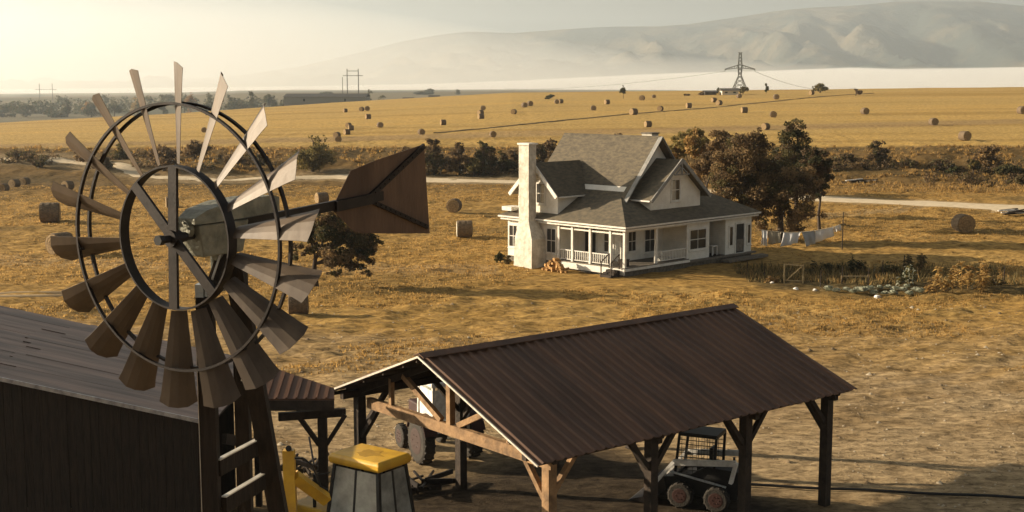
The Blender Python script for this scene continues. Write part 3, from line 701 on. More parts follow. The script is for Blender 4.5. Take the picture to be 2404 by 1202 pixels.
# ================================================================ low canopy behind the windmill tower
can = thing('pole_canopy', 'low reddish roof canopy on forked timber posts between the windmill tower and the pole shed', 'canopy', (-6.2, 35.6, 0))
cr = MB(); f_ = lambda x, y: (x, y, 3.95+.3*(y-35))
q_ = [f_(-7.25, 35.0), f_(-4.82, 35.0), f_(-4.9, 35.55), f_(-7.25, 36.95)]
cr.prism(q_, (0, 0, .05))
for k in range(9):
    x = -7.2+k*.27; ye = 37.25+(x+7.75)*(-.6) if x > -7.75 else 37.3
    cr.beam((x, 35.0, 4.015), (x, ye-.05, 4.015+.3*(ye-.05-35)), .05, .035)
cr.build('roof_sheet', M['sheet'], can, world=True)
MB().box(-7.25, -4.84, 35.0, 35.1, 3.66, 3.94).build('fascia', M['oldshadetimber'], can, world=True)
MB().beam((-6.4, 35.3, 3.42), (-4.65, 35.9, 3.40), .16, .22).build('eave_beam', M['oldshadetimber'], can, world=True)
pz = MB().box(-5.37, -5.13, 35.5, 35.74, -.5, 3.3).build('post', M['oldshadetimber'], can, world=True)
for s_ in (-1, 1): MB().beam((-5.25+s_*.10, 35.62, 2.55), (-5.25+s_*.62, 35.62+s_*.12, 3.36), .12, .13, (0, 1, 0)).build('knee_brace', M['oldshadetimber'], can, world=True)

# ================================================================ windmill
HUB = at(408, 558, y=11.7); az = R(29); ux = Vector((math.sin(az), math.cos(az), 0)); e1 = Vector((math.cos(az), -math.sin(az), 0)); ez = Vector((0, 0, 1))
mill = thing('windmill', 'old farm windmill with dark double rings, weathered blades and a rusty tail vane', 'windmill', (HUB.x+.3, HUB.y+.6, 0))
def wb(s_, x, z): return HUB+ux*s_+e1*x+ez*z
def ring(name, r_, s0_, w_, t_, m, n=96):
    mb = MB(); v = []; f = []
    for i in range(n):
        a = 2*math.pi*i/n
        for (rr_, ss) in ((r_-t_/2, s0_), (r_+t_/2, s0_), (r_+t_/2, s0_+w_), (r_-t_/2, s0_+w_)): v.append(wb(ss, rr_*math.cos(a), rr_*math.sin(a)))
    for i in range(n):
        j = (i+1) % n
        for k in range(4): f.append((i*4+k, i*4+(k+1) % 4, j*4+(k+1) % 4, j*4+k))
    mb.add(v, f); return mb.build(name, m, mill, world=True)
ring('outer_ring', 1.195, -.02, .035, .022, M['iron']); ring('outer_ring', 1.195, .125, .035, .022, M['iron'])
ring('inner_ring', .64, -.02, .11, .016, M['iron'])
rs = MB()
for k in range(3):
    a = R(68+120*k)
    rs.beam(wb(-.01, 1.19*math.cos(a), 1.19*math.sin(a)), wb(.15, 1.19*math.cos(a), 1.19*math.sin(a)), .05, .02)
rs.build('ring_spacer', M['iron'], mill, world=True)
for a in (R(88), R(88+180), R(134), R(134+180)):
    MB().beam(wb(-.01, .05*math.cos(a), .05*math.sin(a)), wb(-.005, .635*math.cos(a), .635*math.sin(a)), .095, .03, tuple(ux)).build('spoke', M['iron'], mill, world=True)
hb = MB(); hb.cyl(wb(-.06, 0, 0), wb(.05, 0, 0), .075, .075, 16); hb.cyl(wb(.05, 0, 0), wb(.14, 0, 0), .05, .045, 12); hb.build('hub', M['iron'], mill, world=True)
MB().cyl(wb(-.17, 0, 0), wb(.45, 0, 0), .033, .033, 14).build('shaft', M['iron'], mill, world=True)
sn = MB(); sn.cyl(wb(-.205, 0, 0), wb(-.15, 0, 0), .048, .048, 6); sn.build('shaft_nut', M['black'], mill, world=True)
NB = 18
for k in range(NB):
    a = 2*math.pi*(k+.35)/NB; rh = e1*math.cos(a)+ez*math.sin(a); th_ = -e1*math.sin(a)+ez*math.cos(a)
    mb = MB(); v = []; f = []; nr, nc = 8, 5; phi = R(46)
    for sd in (0, 1):
        for i in range(nr):
            t = i/(nr-1); r_ = .665+(1.56-.665)*t; wd = .14+.20*t; ph = phi-R(6)*t
            cdir = th_*math.cos(ph)+ux*math.sin(ph); nd = rh.cross(cdir).normalized()
            for j in range(nc):
                q = j/(nc-1)*2-1; camb = .16*wd*(1-q*q)
                rr2 = r_-(.05*(abs(q)**3) if i == nr-1 else 0)
                v.append(HUB+ux*.07+rh*rr2+cdir*(q*wd/2)+nd*(camb+sd*.004))
    N0 = nr*nc
    for i in range(nr-1):
        for j in range(nc-1):
            q = i*nc+j; f.append((q, q+1, q+1+nc, q+nc)); f.append((N0+q, N0+q+nc, N0+q+1+nc, N0+q+1))
    for i in range(nr-1):
        for j in (0, nc-1): q = i*nc+j; f.append((q, q+nc, N0+q+nc, N0+q))
    for j in range(nc-1):
        for i in (0, nr-1): q = i*nc+j; f.append((q, q+1, N0+q+1, N0+q))
    mb.add(v, f)
    bl = mb.build('blade', M['blade'], mill, world=True, smooth=False)
    MB().beam(HUB+ux*.0+rh*.62, HUB+ux*.06+rh*.74, .03, .02).build('bracket', M['iron'], bl, world=True) if False else None
# gearbox: lower casting and open boat-shaped hood
gb = MB(); c_ = [(.30, -.10, .14), (.30, .10, .16), (.82, .12, -.12), (.82, -.13, -.10)]
gb.hexa([wb(.28, -.13, -.20), wb(.28, .09, -.20), wb(.80, .11, -.20), wb(.80, -.11, -.20), wb(.22, -.15, .10), wb(.22, .10, .10), wb(.88, .12, .10), wb(.88, -.13, .10)])
gx_ = gb.build('gear_case', M['gear'], mill, world=True, bevel=.015)
hd = MB(); prof = [(.16, .10, .16), (.30, .135, .225), (.60, .15, .27), (.95, .145, .28), (1.25, .11, .27), (1.42, .05, .24)]; v = []
for (s_, hw_, zt) in prof:
    for x, z in ((-hw_, .105), (-hw_*.96, zt), (hw_*.96, zt), (hw_, .105)): v.append(wb(s_, x, z+.02*s_))
    for x, z in ((-hw_+.012, .105), (-hw_*.96+.012, zt-.012), (hw_*.96-.012, zt-.012), (hw_-.012, .105)): v.append(wb(s_, x, z+.02*s_))
f = []
for i in range(len(prof)-1):
    a, b_ = i*8, (i+1)*8
    for k in range(3): f.append((a+k, a+k+1, b_+k+1, b_+k)); f.append((a+4+k, b_+4+k, b_+5+k, a+5+k))
    f.append((a, b_, b_+4, a+4)); f.append((a+3, a+7, b_+7, b_+3))
for a in (0, (len(prof)-1)*8): f += [(a, a+1, a+5, a+4), (a+1, a+2, a+6, a+5), (a+2, a+3, a+7, a+6), (a+4, a+5, a+6, a+7)]
hd.add(v, f); hdo = hd.build('hood', M['gear'], mill, world=True)
fl = MB(); fl.cyl(wb(.14, -.03, .06), wb(.20, -.03, .06), .09, .09, 14); fl.cyl(wb(.2, -.03, .06), wb(.26, -.03, .06), .06, .06, 10)
for k in range(6): a = R(60*k+15); fl.cyl(wb(.125, -.03+.07*math.cos(a), .06+.07*math.sin(a)), wb(.145, -.03+.07*math.cos(a), .06+.07*math.sin(a)), .012, .012, 6)
fl.build('bearing_flange', M['gear'], mill, world=True)
bt = MB()
for s_, z in ((.36, .03), (.44, -.03), (.62, .02), (.70, -.05), (.52, .05)): bt.beam(wb(s_, -.155, z), wb(s_+.05, -.155, z+.05), .035, .02)
bt.build('bolt', M['galv'], mill, world=True)
# tail: boom, braces and vane
def tb(s_, z): return HUB+ux*s_+ez*(z+.012*s_)
tl_ = MB(); tl_.beam(tb(.85, .03), tb(3.25, .10), .05, .10); tl_.build('tail_boom', M['iron'], mill, world=True)
def solve_s(u_):
    k = (u_-1202)/FPX; return (k*HUB.y-HUB.x)/(ux.x-k*ux.y)
def vp_(u_, v_):
    s_ = solve_s(u_); p = HUB+ux*s_; return Vector((p.x, p.y, at(u_, v_, y=p.y).z))
poly = [vp_(822, 400), vp_(880, 376), vp_(995, 338), vp_(1000, 440), vp_(1006, 547), vp_(905, 548), vp_(830, 545), vp_(775, 490)]
va = MB(); va.prism([p-e1*.0 for p in poly], e1*.006); vo = va.build('tail_vane', M['vane'], mill, world=True)
vb = MB()
for a_, b2_, w_ in (((858, 466), (992, 342), .06), ((858, 468), (998, 532), .045)): vb.beam(vp_(*a_)+e1*.022, vp_(*b2_)+e1*.022, .03, w_)
vb.build('stiffener', M['iron'], vo, world=False) if False else vb.build('stiffener', M['iron'], mill, world=True)
rv = MB(); rr = random.Random(9)
for (a_, b2_) in (((858, 466), (990, 344)), ((858, 468), (996, 530))):
    for k in range(12):
        t = (k+.5)/12; p = vp_(a_[0]+(b2_[0]-a_[0])*t, a_[1]+(b2_[1]-a_[1])*t)+e1*.038; rv.ball(p, .014, 6, 4)
rv.build('rivet', M['iron'], mill, world=True)
bk = MB(); bk.beam(vp_(780, 484)+e1*.03, vp_(866, 466)+e1*.03, .04, .11); bk.build('vane_clamp', M['iron'], mill, world=True)
# tower
L1 = at(489, 900, y=12.0); cap_z = at(478, 690, y=12.0).z
g1x = at(487, 900, y=12.0).x
MB().box(g1x-.075, g1x+.075, 11.93, 12.07, -.4, cap_z-.02).build('tower_leg', M['barnwood'], mill, world=True)
cp = MB(); cp.box(g1x-.075, g1x+.0, 11.93, 12.06, cap_z-.018, cap_z+.10); cp.cyl((g1x+.03, 11.95, cap_z-.01), (g1x+.03, 11.95, cap_z+.11), .02, .02, 8); cp.build('post_cap', M['galv'], mill, world=True)
tp = at(545, 600, y=12.35); bt_ = at(652, 1202, y=12.9); dv = (bt_-tp); bo = tp+dv*((tp.z+.4)/(tp.z-bt_.z))
MB().beam(bo, tp, .17, .15, (0, 1, 0)).build('tower_leg', M['barnwood'], mill, world=True)
tp2 = at(560, 605, y=12.75); bo2 = Vector((tp2.x-.5, tp2.y+2.3, -.4)); MB().beam(bo2, tp2, .14, .14, (0, 1, 0)).build('tower_leg', M['barnwood'], mill, world=True)
pl = MB(); pl.beam(at(524, 594, y=12.2), at(492, 680, y=12.02), .10, .07, (0, 1, 0)); pl.build('brace', M['barnwood'], mill, world=True)
pe = MB(); pe.beam(at(518, 592, y=12.12), at(497, 655, y=12.0), .015, .03, (0, 1, 0)); pe.build('brace_sunlit_edge', M['edge'], mill, world=True)  # pale strip paints the sunlit edge of the brace
MB().cyl(wb(.56, 0, -.2), wb(.56, 0, -.55), .07, .06, 12).build('turntable_pipe', M['gear'], mill, world=True)
lt = MB(); lt.box(g1x-.081, g1x-.076, 11.925, 11.94, 4., cap_z-.3)
lt.build('leg_sunlit_edge', M['edge'], mill, world=True)  # pale strip paints the sunlit left edge of the leg
for (a_, b2_, h_) in (((510, 1080), (618, 1018), .15), ((524, 1167), (628, 1103), .15), ((570, 894), (600, 877), .08)):
    p = at(*a_, y=12.0 if h_ > .1 else 12.55); q = at(*b2_, y=12.85)
    q.z = p.z if h_ > .1 else q.z
    r_ = MB(); r_.beam(p-Vector((0, 0, h_/2)), q-Vector((0, 0, h_/2)), .05, h_); ro = r_.build('rung', M['barnwood'], mill, world=True)
    MB().beam(p+Vector((0, 0, .007)), q+Vector((0, 0, .007)), .052, .012).build('rung_sunlit_top', M['edge'], mill, world=True)  # pale strip paints the sunlit top of the rung
for k in range(9):
    z = 8.0-k*.62
    p = Vector((g1x, 12.0, z)); t = (tp.z-z)/(tp.z-bo.z); q = tp+(bo-tp)*t
    MB().beam(p, q, .05, .12).build('rung', M['barnwood'], mill, world=True)
# ================================================================ machines
def wheel(name, parent, c_, axis, r_, w_, m_rim, lugs=18):
    """tyre with lugs, rim as its child"""
    c_ = Vector(c_); ax = Vector(axis).normalized(); mb = MB()
    mb.lathe(c_, ax, [(-w_/2, r_*.58), (-w_/2, r_*.86), (-w_*.42, r_*.96), (-w_*.2, r_), (w_*.2, r_), (w_*.42, r_*.96), (w_/2, r_*.86), (w_/2, r_*.58)], 32)
    up = Vector((0, 0, 1)); x = ax.cross(up).normalized()
    for k in range(lugs):
        a = 2*math.pi*k/lugs; d = x*math.cos(a)+up*math.sin(a); d2 = x*math.cos(a+.16)+up*math.sin(a+.16)
        mb.beam(c_+d*(r_*.985)-ax*w_*.42, c_+d2*(r_*1.0), .05*r_/.6, .06*r_/.6, tuple(d)); mb.beam(c_+d*(r_*.985)+ax*w_*.42, c_+d2*(r_*1.0), .05*r_/.6, .06*r_/.6, tuple(d))
    o = mb.build(name, M['rubber'], parent)
    rm = MB(); rm.lathe(c_, ax, [(-w_*.53, r_*.1), (-w_*.53, r_*.5), (-w_*.51, r_*.585), (w_*.51, r_*.585), (w_*.53, r_*.5), (w_*.53, r_*.1)], 24)
    for k in range(6): a = 2*math.pi*k/6; d = x*math.cos(a)+up*math.sin(a); rm.ball(c_+d*r_*.28+ax*w_*.53, .02, 6, 4); rm.ball(c_+d*r_*.28-ax*w_*.53, .02, 6, 4)
    rm.build('rim', m_rim, o); return o
# --- backhoe loader with a yellow cab roof (local +x forward)
bc = at(868, 1066, z=3.30); BKX, BKY = bc.x, bc.y
bk = thing('backhoe_loader', 'yellow backhoe loader with a glazed cab parked beside the windmill tower', 'backhoe', (BKX, BKY, 0), R(144))
# corners read from the picture give the footprint of the cab roof
c4 = [at(770, 1051, z=3.30), at(850, 1087, z=3.28), at(968, 1070, z=3.28), at(880, 1036, z=3.31)]
def loc_(v): return Matrix.Rotation(-R(144), 3, 'Z') @ (Vector(v)-Vector((BKX, BKY, 0)))
q = [loc_(v) for v in c4]
xs = sorted(v.x for v in q); ys_ = sorted(v.y for v in q)
x0, x1 = (xs[0]+xs[1])/2, (xs[2]+xs[3])/2; y0, y1 = (ys_[0]+ys_[1])/2, (ys_[2]+ys_[3])/2
def roofpoly(ins, z): 
    cx_, cy_ = (x0+x1)/2, (y0+y1)/2; hx, hy = (x1-x0)/2*1.07-ins, (y1-y0)/2*1.07-ins
    return [(cx_+sx*hx, cy_+sy*hy, z) for sx, sy in ((-1, -1), (1, -1), (1, 1), (-1, 1))]
mb = MB(); a = roofpoly(.03, 3.02); b_ = roofpoly(0, 3.10); c_ = roofpoly(0, 3.20); d = roofpoly(.06, 3.27); v = a+b_+c_+d
f = [(3, 2, 1, 0), (12, 13, 14, 15)]
for k in range(3):
    for i in range(4): f.append((k*4+i, k*4+(i+1) % 4, k*4+4+(i+1) % 4, k*4+4+i))
mb.add(v, f); cr_ = mb.build('cab_roof', M['yellow'], bk, bevel=.025)
stn = mat('roof_stain', (.34, .19, .025), (.45, .26, .03), 6, .6)
st_ = MB(); rr = random.Random(3); cx_, cy_ = (x0+x1)/2-.05, (y0+y1)/2+.05; pp = []
for i in range(14): a_ = 2*math.pi*i/14; r_ = .34*(1+.45*rr.uniform(-1, 1)); pp.append((cx_+r_*1.1*math.cos(a_), cy_+r_*.8*math.sin(a_), 3.272))
st_.prism(pp, (0, 0, .003)); st_.build('rust_stain', stn, cr_)
lp_ = MB(); lp_.box(x1-.02, x1+.06, y1-.30, y1-.12, 3.06, 3.16); lp_.build('work_light', M['galv'], bk); lp_ = MB(); lp_.box(x1-.02, x1+.06, y0+.12, y0+.30, 3.06, 3.16); lp_.build('work_light', M['galv'], bk)
def fr_(i, z):  # cab leans out slightly toward the base
    k = -.04+.20*(3.02-z)/1.9; return roofpoly(.09-k, z)[i]
for i in range(4): MB().beam(fr_(i, 3.03), fr_(i, 1.1), .09, .09, (0, 1, 0)).build('cab_pillar', M['black'], bk)
for i in range(4):
    j = (i+1) % 4; p_, q_, r_, s_ = Vector(fr_(i, 1.7)), Vector(fr_(j, 1.7)), Vector(fr_(j, 2.98)), Vector(fr_(i, 2.98))
    cen = (p_+q_+r_+s_)/4; ii = [cen+(v-cen)*.94 for v in (p_, q_, r_, s_)]; nrm = (q_-p_).cross(s_-p_).normalized()
    m1 = MB(); m1.prism(ii, nrm*.012); wo = m1.build('window', M['cabglass'], bk)
    m2 = MB(); mid0, mid1 = (ii[0]+ii[1])/2, (ii[2]+ii[3])/2; m2.beam(mid0, mid1, .06, .05, tuple(nrm)); m2.build('window_bar', M['black'], wo)
dm = MB(); cxx, cyy = (x0+x1)/2, (y0+y1)/2
dm.hexa([Vector(fr_(i, 1.05))+Vector((0, 0, 0)) for i in range(4)]+[Vector(fr_(i, 1.68)) for i in range(4)]); dm.build('cab_body', M['yellow'], bk)
se = MB(); se.box(cxx-.25, cxx+.2, cyy-.25, cyy+.25, 1.69, 1.95); se.box(cxx-.3, cxx-.2, cyy-.23, cyy+.23, 1.95, 2.5); se.build('seat', M['black'], bk)
sw2 = MB(); sw2.cyl((cxx+.35, cyy, 1.7), (cxx+.28, cyy, 2.2), .03); sw2.lathe((cxx+.28, cyy, 2.2), (-.3, 0, 1), [(-.015, .17), (.015, .17), (.015, .2), (-.015, .2)], 20); sw2.build('steering_wheel', M['black'], bk)
ch_ = MB(); ch_.box(x0-1.0, x1+1.9, cyy-.42, cyy+.42, .65, 1.04); ch_.build('chassis', M['black'], bk)
bn = MB(); bn.box(x1+.18, x1+1.7, cyy-.42, cyy+.42, 1.045, 1.62); bn.build('bonnet', M['yellow'], bk, bevel=.06)
MB().cyl((x1+.9, cyy+.28, 1.6), (x1+.9, cyy+.28, 2.35), .045).build('exhaust_pipe', M['black'], bk)
for s_ in (-1, 1):
    wheel('rear_wheel', bk, (x0+.35, cyy+s_*1.02, .66), (0, 1, 0), .66, .42, M['yellow'])
    wheel('front_wheel', bk, (x1+1.35, cyy+s_*.92, .45), (0, 1, 0), .45, .3, M['yellow'])
for s_ in (-1, 1): la = MB(); la.beam((x1+.1, cyy+s_*.62, 1.55), (x1+1.9, cyy+s_*.62, .75), .1, .2); la.beam((x1+1.9, cyy+s_*.62, .75), (x1+2.5, cyy+s_*.62, .35), .1, .18); la.build('loader_arm', M['yellow'], bk)
bu = MB(); bu.prism([(x1+2.4, cyy-1.1, .1), (x1+3.1, cyy-1.1, .05), (x1+3.0, cyy-1.1, .14), (x1+2.62, cyy-1.1, .3), (x1+2.6, cyy-1.1, .7), (x1+2.75, cyy-1.1, .85), (x1+2.4, cyy-1.1, .85)], (0, 2.2, 0)); bu.build('bucket', M['iron'], bk)
# the dig arm: upright mast and a sloping boom seen left of the cab
ma = at(676, 1060, y=BKY-.6); mz = ma.z
bm_ = MB()
t_ = at(676, 1055, y=29.6); t0 = at(682, 1202, y=29.6); lo_ = t0+(t0-t_)*1.0
bm_.beam(lo_, t_, .26, .22, (0, 1, 0)); bm_.build('dipper_arm', M['yellow'], bk, world=True)
kk = MB(); kk.beam(at(690, 1118, y=29.62), at(765, 1172, y=30.1), .24, .26, (0, 1, 0)); kk.build('boom', M['yellow'], bk, world=True)
pn = MB(); pn.cyl(at(676, 1052, y=29.45), at(676, 1052, y=29.75), .07, .07, 12); pn.build('pivot_pin', M['black'], bk, world=True)
hs_ = MB(); p0, p1, p2, p3 = at(690, 1075, y=29.6), at(730, 1090, y=29.8), at(750, 1140, y=30), at(768, 1150, y=30.1)
hs_.tube([p0, (p0+p1)/2+Vector((0, 0, .08)), p1, (p1+p2)/2+Vector((.03, 0, -.05)), p2, p3], .025); hs_.build('hydraulic_hose', M['black'], bk, world=True)

# --- farm tractor behind the shed
M['redbrown'] = mat('dull_red_bonnet', (.06, .022, .017), (.035, .016, .013), 4, .7)
M['dullred2'] = mat('dusty_rim', (.05, .03, .025), None, rough_=.8)
tp_ = on_ground(985, 1108)
tr = thing('farm_tractor', 'old tractor with a white cab and big dark wheels behind the pole shed gable', 'tractor', (-2.38, 43.2, 0), R(117))
MB().box(-.2, 2.0, -.32, .32, .75, 1.05).build('chassis', M['black'], tr)
MB().box(.55, 2.05, -.36, .36, 1.055, 1.62).build('bonnet', M['redbrown'], tr, bevel=.06)
MB().box(2.055, 2.12, -.30, .30, .95, 1.55).build('grille', M['black'], tr)
cb = MB()
for x, y in ((-.75, -.62), (-.75, .62), (.5, -.62), (.5, .62)): cb.beam((x, y, 1.2), (x*.92, y*.95, 2.62), .09, .09, (0, 1, 0))
cb.box(-.8, .54, -.66, .66, 1.06, 1.3); cb.build('cab_frame', M['machwhite'], tr)
MB().box(-.85, .6, -.72, .72, 2.60, 2.78).build('cab_roof', M['machwhite'], tr, bevel=.05)
for s_ in (-1, 1):
    MB().box(-.66, .40, s_*.60-.01, s_*.60+.01, 1.32, 2.56).build('window', M['cabglass'], tr)
    MB().box(-.78, .28, s_*.63-.012+.02*s_, s_*.63+.012+.02*s_, 1.31, 2.5).build('cab_door', M['machwhite'], tr)
MB().box(-.79, -.76, -.55, .55, 1.5, 2.5).build('rear_panel', M['machwhite'], tr)
for s_ in (-1, 1):
    fm = MB(); N_ = 9; v = []
    for k in range(N_+1):
        a = R(20+140*k/N_); v.append((-.35+.84*math.cos(a), .80+.84*math.sin(a)))
    for (xa, za), (xb, zb) in zip(v[:-1], v[1:]): fm.beam((xa, s_*.86, za), (xb, s_*.86, zb), .46, .03, (0, 0, 1))
    fm.build('fender', M['redbrown'], tr)
    wheel('rear_wheel', tr, (-.35, s_*.88, .78), (0, 1, 0), .76, .42, M['dullred2'], 20)
    wheel('front_wheel', tr, (1.75, s_*.72, .42), (0, 1, 0), .42, .24, M['dullred2'], 14)
    MB().cyl((2.06, s_*.22, 1.32), (2.14, s_*.22, 1.32), .08, .08, 12).build('headlight', M['machwhite'], tr)
MB().cyl((1.2, .2, 1.6), (1.2, .2, 2.5), .04).build('exhaust_pipe', M['black'], tr)

# --- skid steer under the shed's far end
sp_ = at(1650, 1150, y=38.3)
sk = thing('skid_steer_loader', 'skid steer loader with white lift arms and barred black cab under the shed eave', 'loader', (sp_.x, 38.3, 0), R(155))
M['dullred'] = mat('dull_red_rim', (.045, .018, .014), None, rough_=.7)
mb = MB(); mb.prism([(-1.15, -.5, .35), (1.0, -.5, .35), (1.1, -.5, .8), (.3, -.5, .95), (-.2, -.5, 1.25), (-1.25, -.5, 1.2)], (0, 1.0, 0)); mb.build('body', M['black'], sk, bevel=.03)
cg = MB(); K = [(-.45, .98), (.75, .9), (.62, 2.15), (-.5, 2.15)]
for s_ in (-.46, .46):
    for a, b_ in ((0, 3), (1, 2), (3, 2), (0, 1)): cg.beam((K[a][0], s_, K[a][1]), (K[b_][0], s_, K[b_][1]), .07, .07, (0, 1, 0))
for x, z in ((.62, 2.15), (-.5, 2.15), (.75, .9)): cg.beam((x, -.46, z), (x, .46, z), .07, .07)
cg.box(-.52, .66, -.48, .48, 2.16, 2.22); cg.build('cab_frame', M['black'], sk)
gr = MB()
for s_ in (-.46, .46):
    for k in range(8): gr.beam((-.46, s_, 1.1+k*.13), (.68, s_, 1.08+k*.13), .012, .02)
    for k in range(6): gr.beam((-.3+k*.17, s_, .98), (-.3+k*.17, s_, 2.12), .012, .012, (0, 1, 0))
gr.build('cab_mesh', M['black'], sk)
sx_ = MB(); sx_.box(-.25, .15, -.22, .22, 1.0, 1.2); sx_.box(-.32, -.22, -.2, .2, 1.2, 1.75); sx_.build('seat', M['black'], sk)
for s_ in (-1, 1):
    la = MB(); la.beam((-1.15, s_*.62, 1.50), (.75, s_*.62, 1.32), .10, .17); la.beam((.72, s_*.62, 1.36), (1.45, s_*.62, .45), .10, .18, (0, 1, 0)); la.beam((-1.15, s_*.62, 1.52), (-1.0, s_*.62, .9), .10, .2, (0, 1, 0)); la.build('lift_arm', M['machwhite'], sk)
    MB().cyl((-.85, s_*.60, .75), (.85, s_*.60, 1.02), .035).build('hydraulic_ram', M['galv'], sk)
    for x in (-.6, .5): wheel('wheel', sk, (x, s_*.68, .38), (0, 1, 0), .38, .26, M['dullred'], 14)
bu = MB(); bu.prism([(1.4, -.85, .05), (2.1, -.85, .03), (2.0, -.85, .1), (1.62, -.85, .22), (1.55, -.85, .62), (1.4, -.85, .6)], (0, 1.7, 0)); bu.build('bucket', M['iron'], sk)
MB().box(-1.27, -1.24, -.4, .4, .5, 1.1).build('rear_grille', M['black'], sk)
MB().cyl((-1.0, .3, 1.2), (-1.0, .3, 1.6), .035).build('exhaust_pipe', M['black'], sk)


# --- decals and wear on the backhoe, tools and hoses on the machines
hs2 = MB(); z_ = 1.3; hs2.tube([loc_(p0)*0+Vector((x0-.15, cyy+.2, 1.2)), Vector((x0-.5, cyy+.25, 1.6)), Vector((x0-.8, cyy+.1, 1.3))], .025); hs2.build('hydraulic_hose', M['black'], bk)
mi_ = MB(); mi_.beam((x1+.05, y1-.02, 2.75), (x1+.3, y1+.25, 2.7), .02, .02); mi_.box(x1+.26, x1+.30, y1+.16, y1+.34, 2.45, 2.75); mi_.build('mirror', M['black'], bk)
wp_ = MB(); wp_.beam(Vector(fr_(1, 2.7)).lerp(Vector(fr_(2, 2.7)), .5)+Vector((.03, 0, 0)), Vector(fr_(1, 2.2)).lerp(Vector(fr_(2, 2.2)), .35)+Vector((.03, 0, 0)), .02, .02); wp_.build('wiper', M['black'], bk)
# ================================================================ plants
def crown_mesh(name, parent, blobs, n, size, mats, seed, hollow=.45, flat=.0, droop=0.):
    """leaf-sized faces in many overlapping clumps; blobs: (x, y, z, rx, ry, rz)"""
    rs = np.random.RandomState(seed); bl = np.array(blobs, float); vol = (bl[:, 3]*bl[:, 4]*bl[:, 5])**.67; p_ = vol/vol.sum()
    sub = []; 
    for b_ in bl:                                   # each blob breaks up into twig clumps
        k = max(7, int(34*((b_[3]*b_[4]*b_[5])**.67)/vol.max()))
        d = rs.randn(k, 3); d /= np.linalg.norm(d, axis=1)[:, None]; r_ = rs.uniform(hollow, 1.02, (k, 1))
        cc = b_[:3]+d*r_*b_[3:6]; s_ = rs.uniform(.2, .42, (k, 1))*b_[3:6].mean()
        sub.append(np.concatenate([cc, s_, np.repeat(rs.randint(0, len(mats), (k, 1)), 1, 1)], 1))
    sub = np.concatenate(sub); ws = sub[:, 3]**2; k = rs.choice(len(sub), n, p=ws/ws.sum())
    d = rs.randn(n, 3); d /= np.linalg.norm(d, axis=1)[:, None]
    pos = sub[k, :3]+d*(rs.rand(n, 1)**.45)*sub[k, 3:4]*np.array([1.15, 1.15, .85])
    if droop: pos[:, 2] -= droop*rs.rand(n)
    a = rs.randn(n, 3); a /= np.linalg.norm(a, axis=1)[:, None]; b_ = np.cross(a, rs.randn(n, 3)); b_ /= np.linalg.norm(b_, axis=1)[:, None]
    s_ = size*rs.uniform(.5, 1.2, (n, 1)); a = a*s_; b_ = b_*s_*rs.uniform(.4, .8, (n, 1))
    V = np.stack([pos-a, pos+b_*.9, pos+a, pos-b_*.9], 1).reshape(-1, 3); F = np.arange(4*n).reshape(n, 4)
    mi = sub[k, 4].astype(int); fl = rs.rand(n) < .18; mi = np.where(fl, rs.randint(0, len(mats), n), mi)
    return np_mesh(name, V, F, mats, mi, parent)
def trunk_mesh(parent, h, r_, blobs, seed, lean=(0, 0), name='trunk', n=7):
    rr = random.Random(seed); mb = MB(); top = Vector((lean[0], lean[1], h)); mid = Vector((lean[0]*.3+rr.uniform(-.1, .1)*h, lean[1]*.3, h*.5))
    mb.cyl((0, 0, -.4), mid, r_*1.15, r_*.8, 9); mb.cyl(mid, top, r_*.8, r_*.55, 9)
    for b_ in blobs[:n]:
        c_ = Vector(b_[:3]); s_ = mid.lerp(top, rr.uniform(.4, 1)); m_ = s_.lerp(c_, .5)+Vector((rr.uniform(-.1, .1), rr.uniform(-.1, .1), rr.uniform(0, .15)))*h
        mb.cyl(s_, m_, r_*.42, r_*.26, 6); mb.cyl(m_, c_, r_*.26, r_*.07, 5)
        for k in range(4):
            e_ = c_+Vector((rr.uniform(-1, 1)*b_[3], rr.uniform(-1, 1)*b_[4], rr.uniform(-.3, 1)*b_[5])); mb.cyl(m_.lerp(c_, rr.uniform(.3, 1)), e_, r_*.12, r_*.02, 4)
    return mb.build(name, M['bark'], parent)
def rblobs(w_, h_, n, seed, zb=.3, kind='round'):
    rr = random.Random(seed); o = []
    for k in range(n):
        t = rr.random(); z = h_*(zb+(1-zb)*(.04+.82*t)); f = math.sin(math.pi*min(1, .34+.56*t))**.6 if kind == 'round' else (1.05-t)*.9
        a = rr.uniform(0, 6.28); q = rr.uniform(0, .62)*w_/2*f; s_ = rr.uniform(.30, .5)*w_/2*max(.45, f)
        o.append((q*math.cos(a), q*math.sin(a), z, s_, s_, s_*rr.uniform(.7, 1)*min(1.4, h_/w_)))
    return o
def plant(kind, px, py, wpx, hpx, label, group, mats, seed, n=900, leaf=.2, nb=9, zb=.12, trunk=True, y=None, shape='round', cat=None, tw=.035):
    if y is None:
        p = on_ground(px, py)
    else:
        d = ray(px, py); p = Vector((d[0]/d[1]*y, y, H(d[0]/d[1]*y, y)))
        hpx = hpx+(p.z-at(px, py, y=y).z)*-FPX/y
    sc_ = p.y/FPX; W_, H_ = wpx*sc_*(1.42 if 'bush' in kind else 1.05), hpx*sc_*1.08; n = int(n*1.5)
    t = thing(kind, label, cat or ('tree' if 'tree' in kind else 'bush'), p, random.Random(seed).uniform(0, 6), group)
    bl = rblobs(W_, H_, nb, seed, zb, shape)
    crown_mesh('crown', t, bl, n, leaf, mats, seed)
    if trunk: trunk_mesh(t, H_*.55, max(.03, W_*tw), bl, seed, name='trunk' if 'tree' in kind else 'stem', n=6)
    return t
m = M
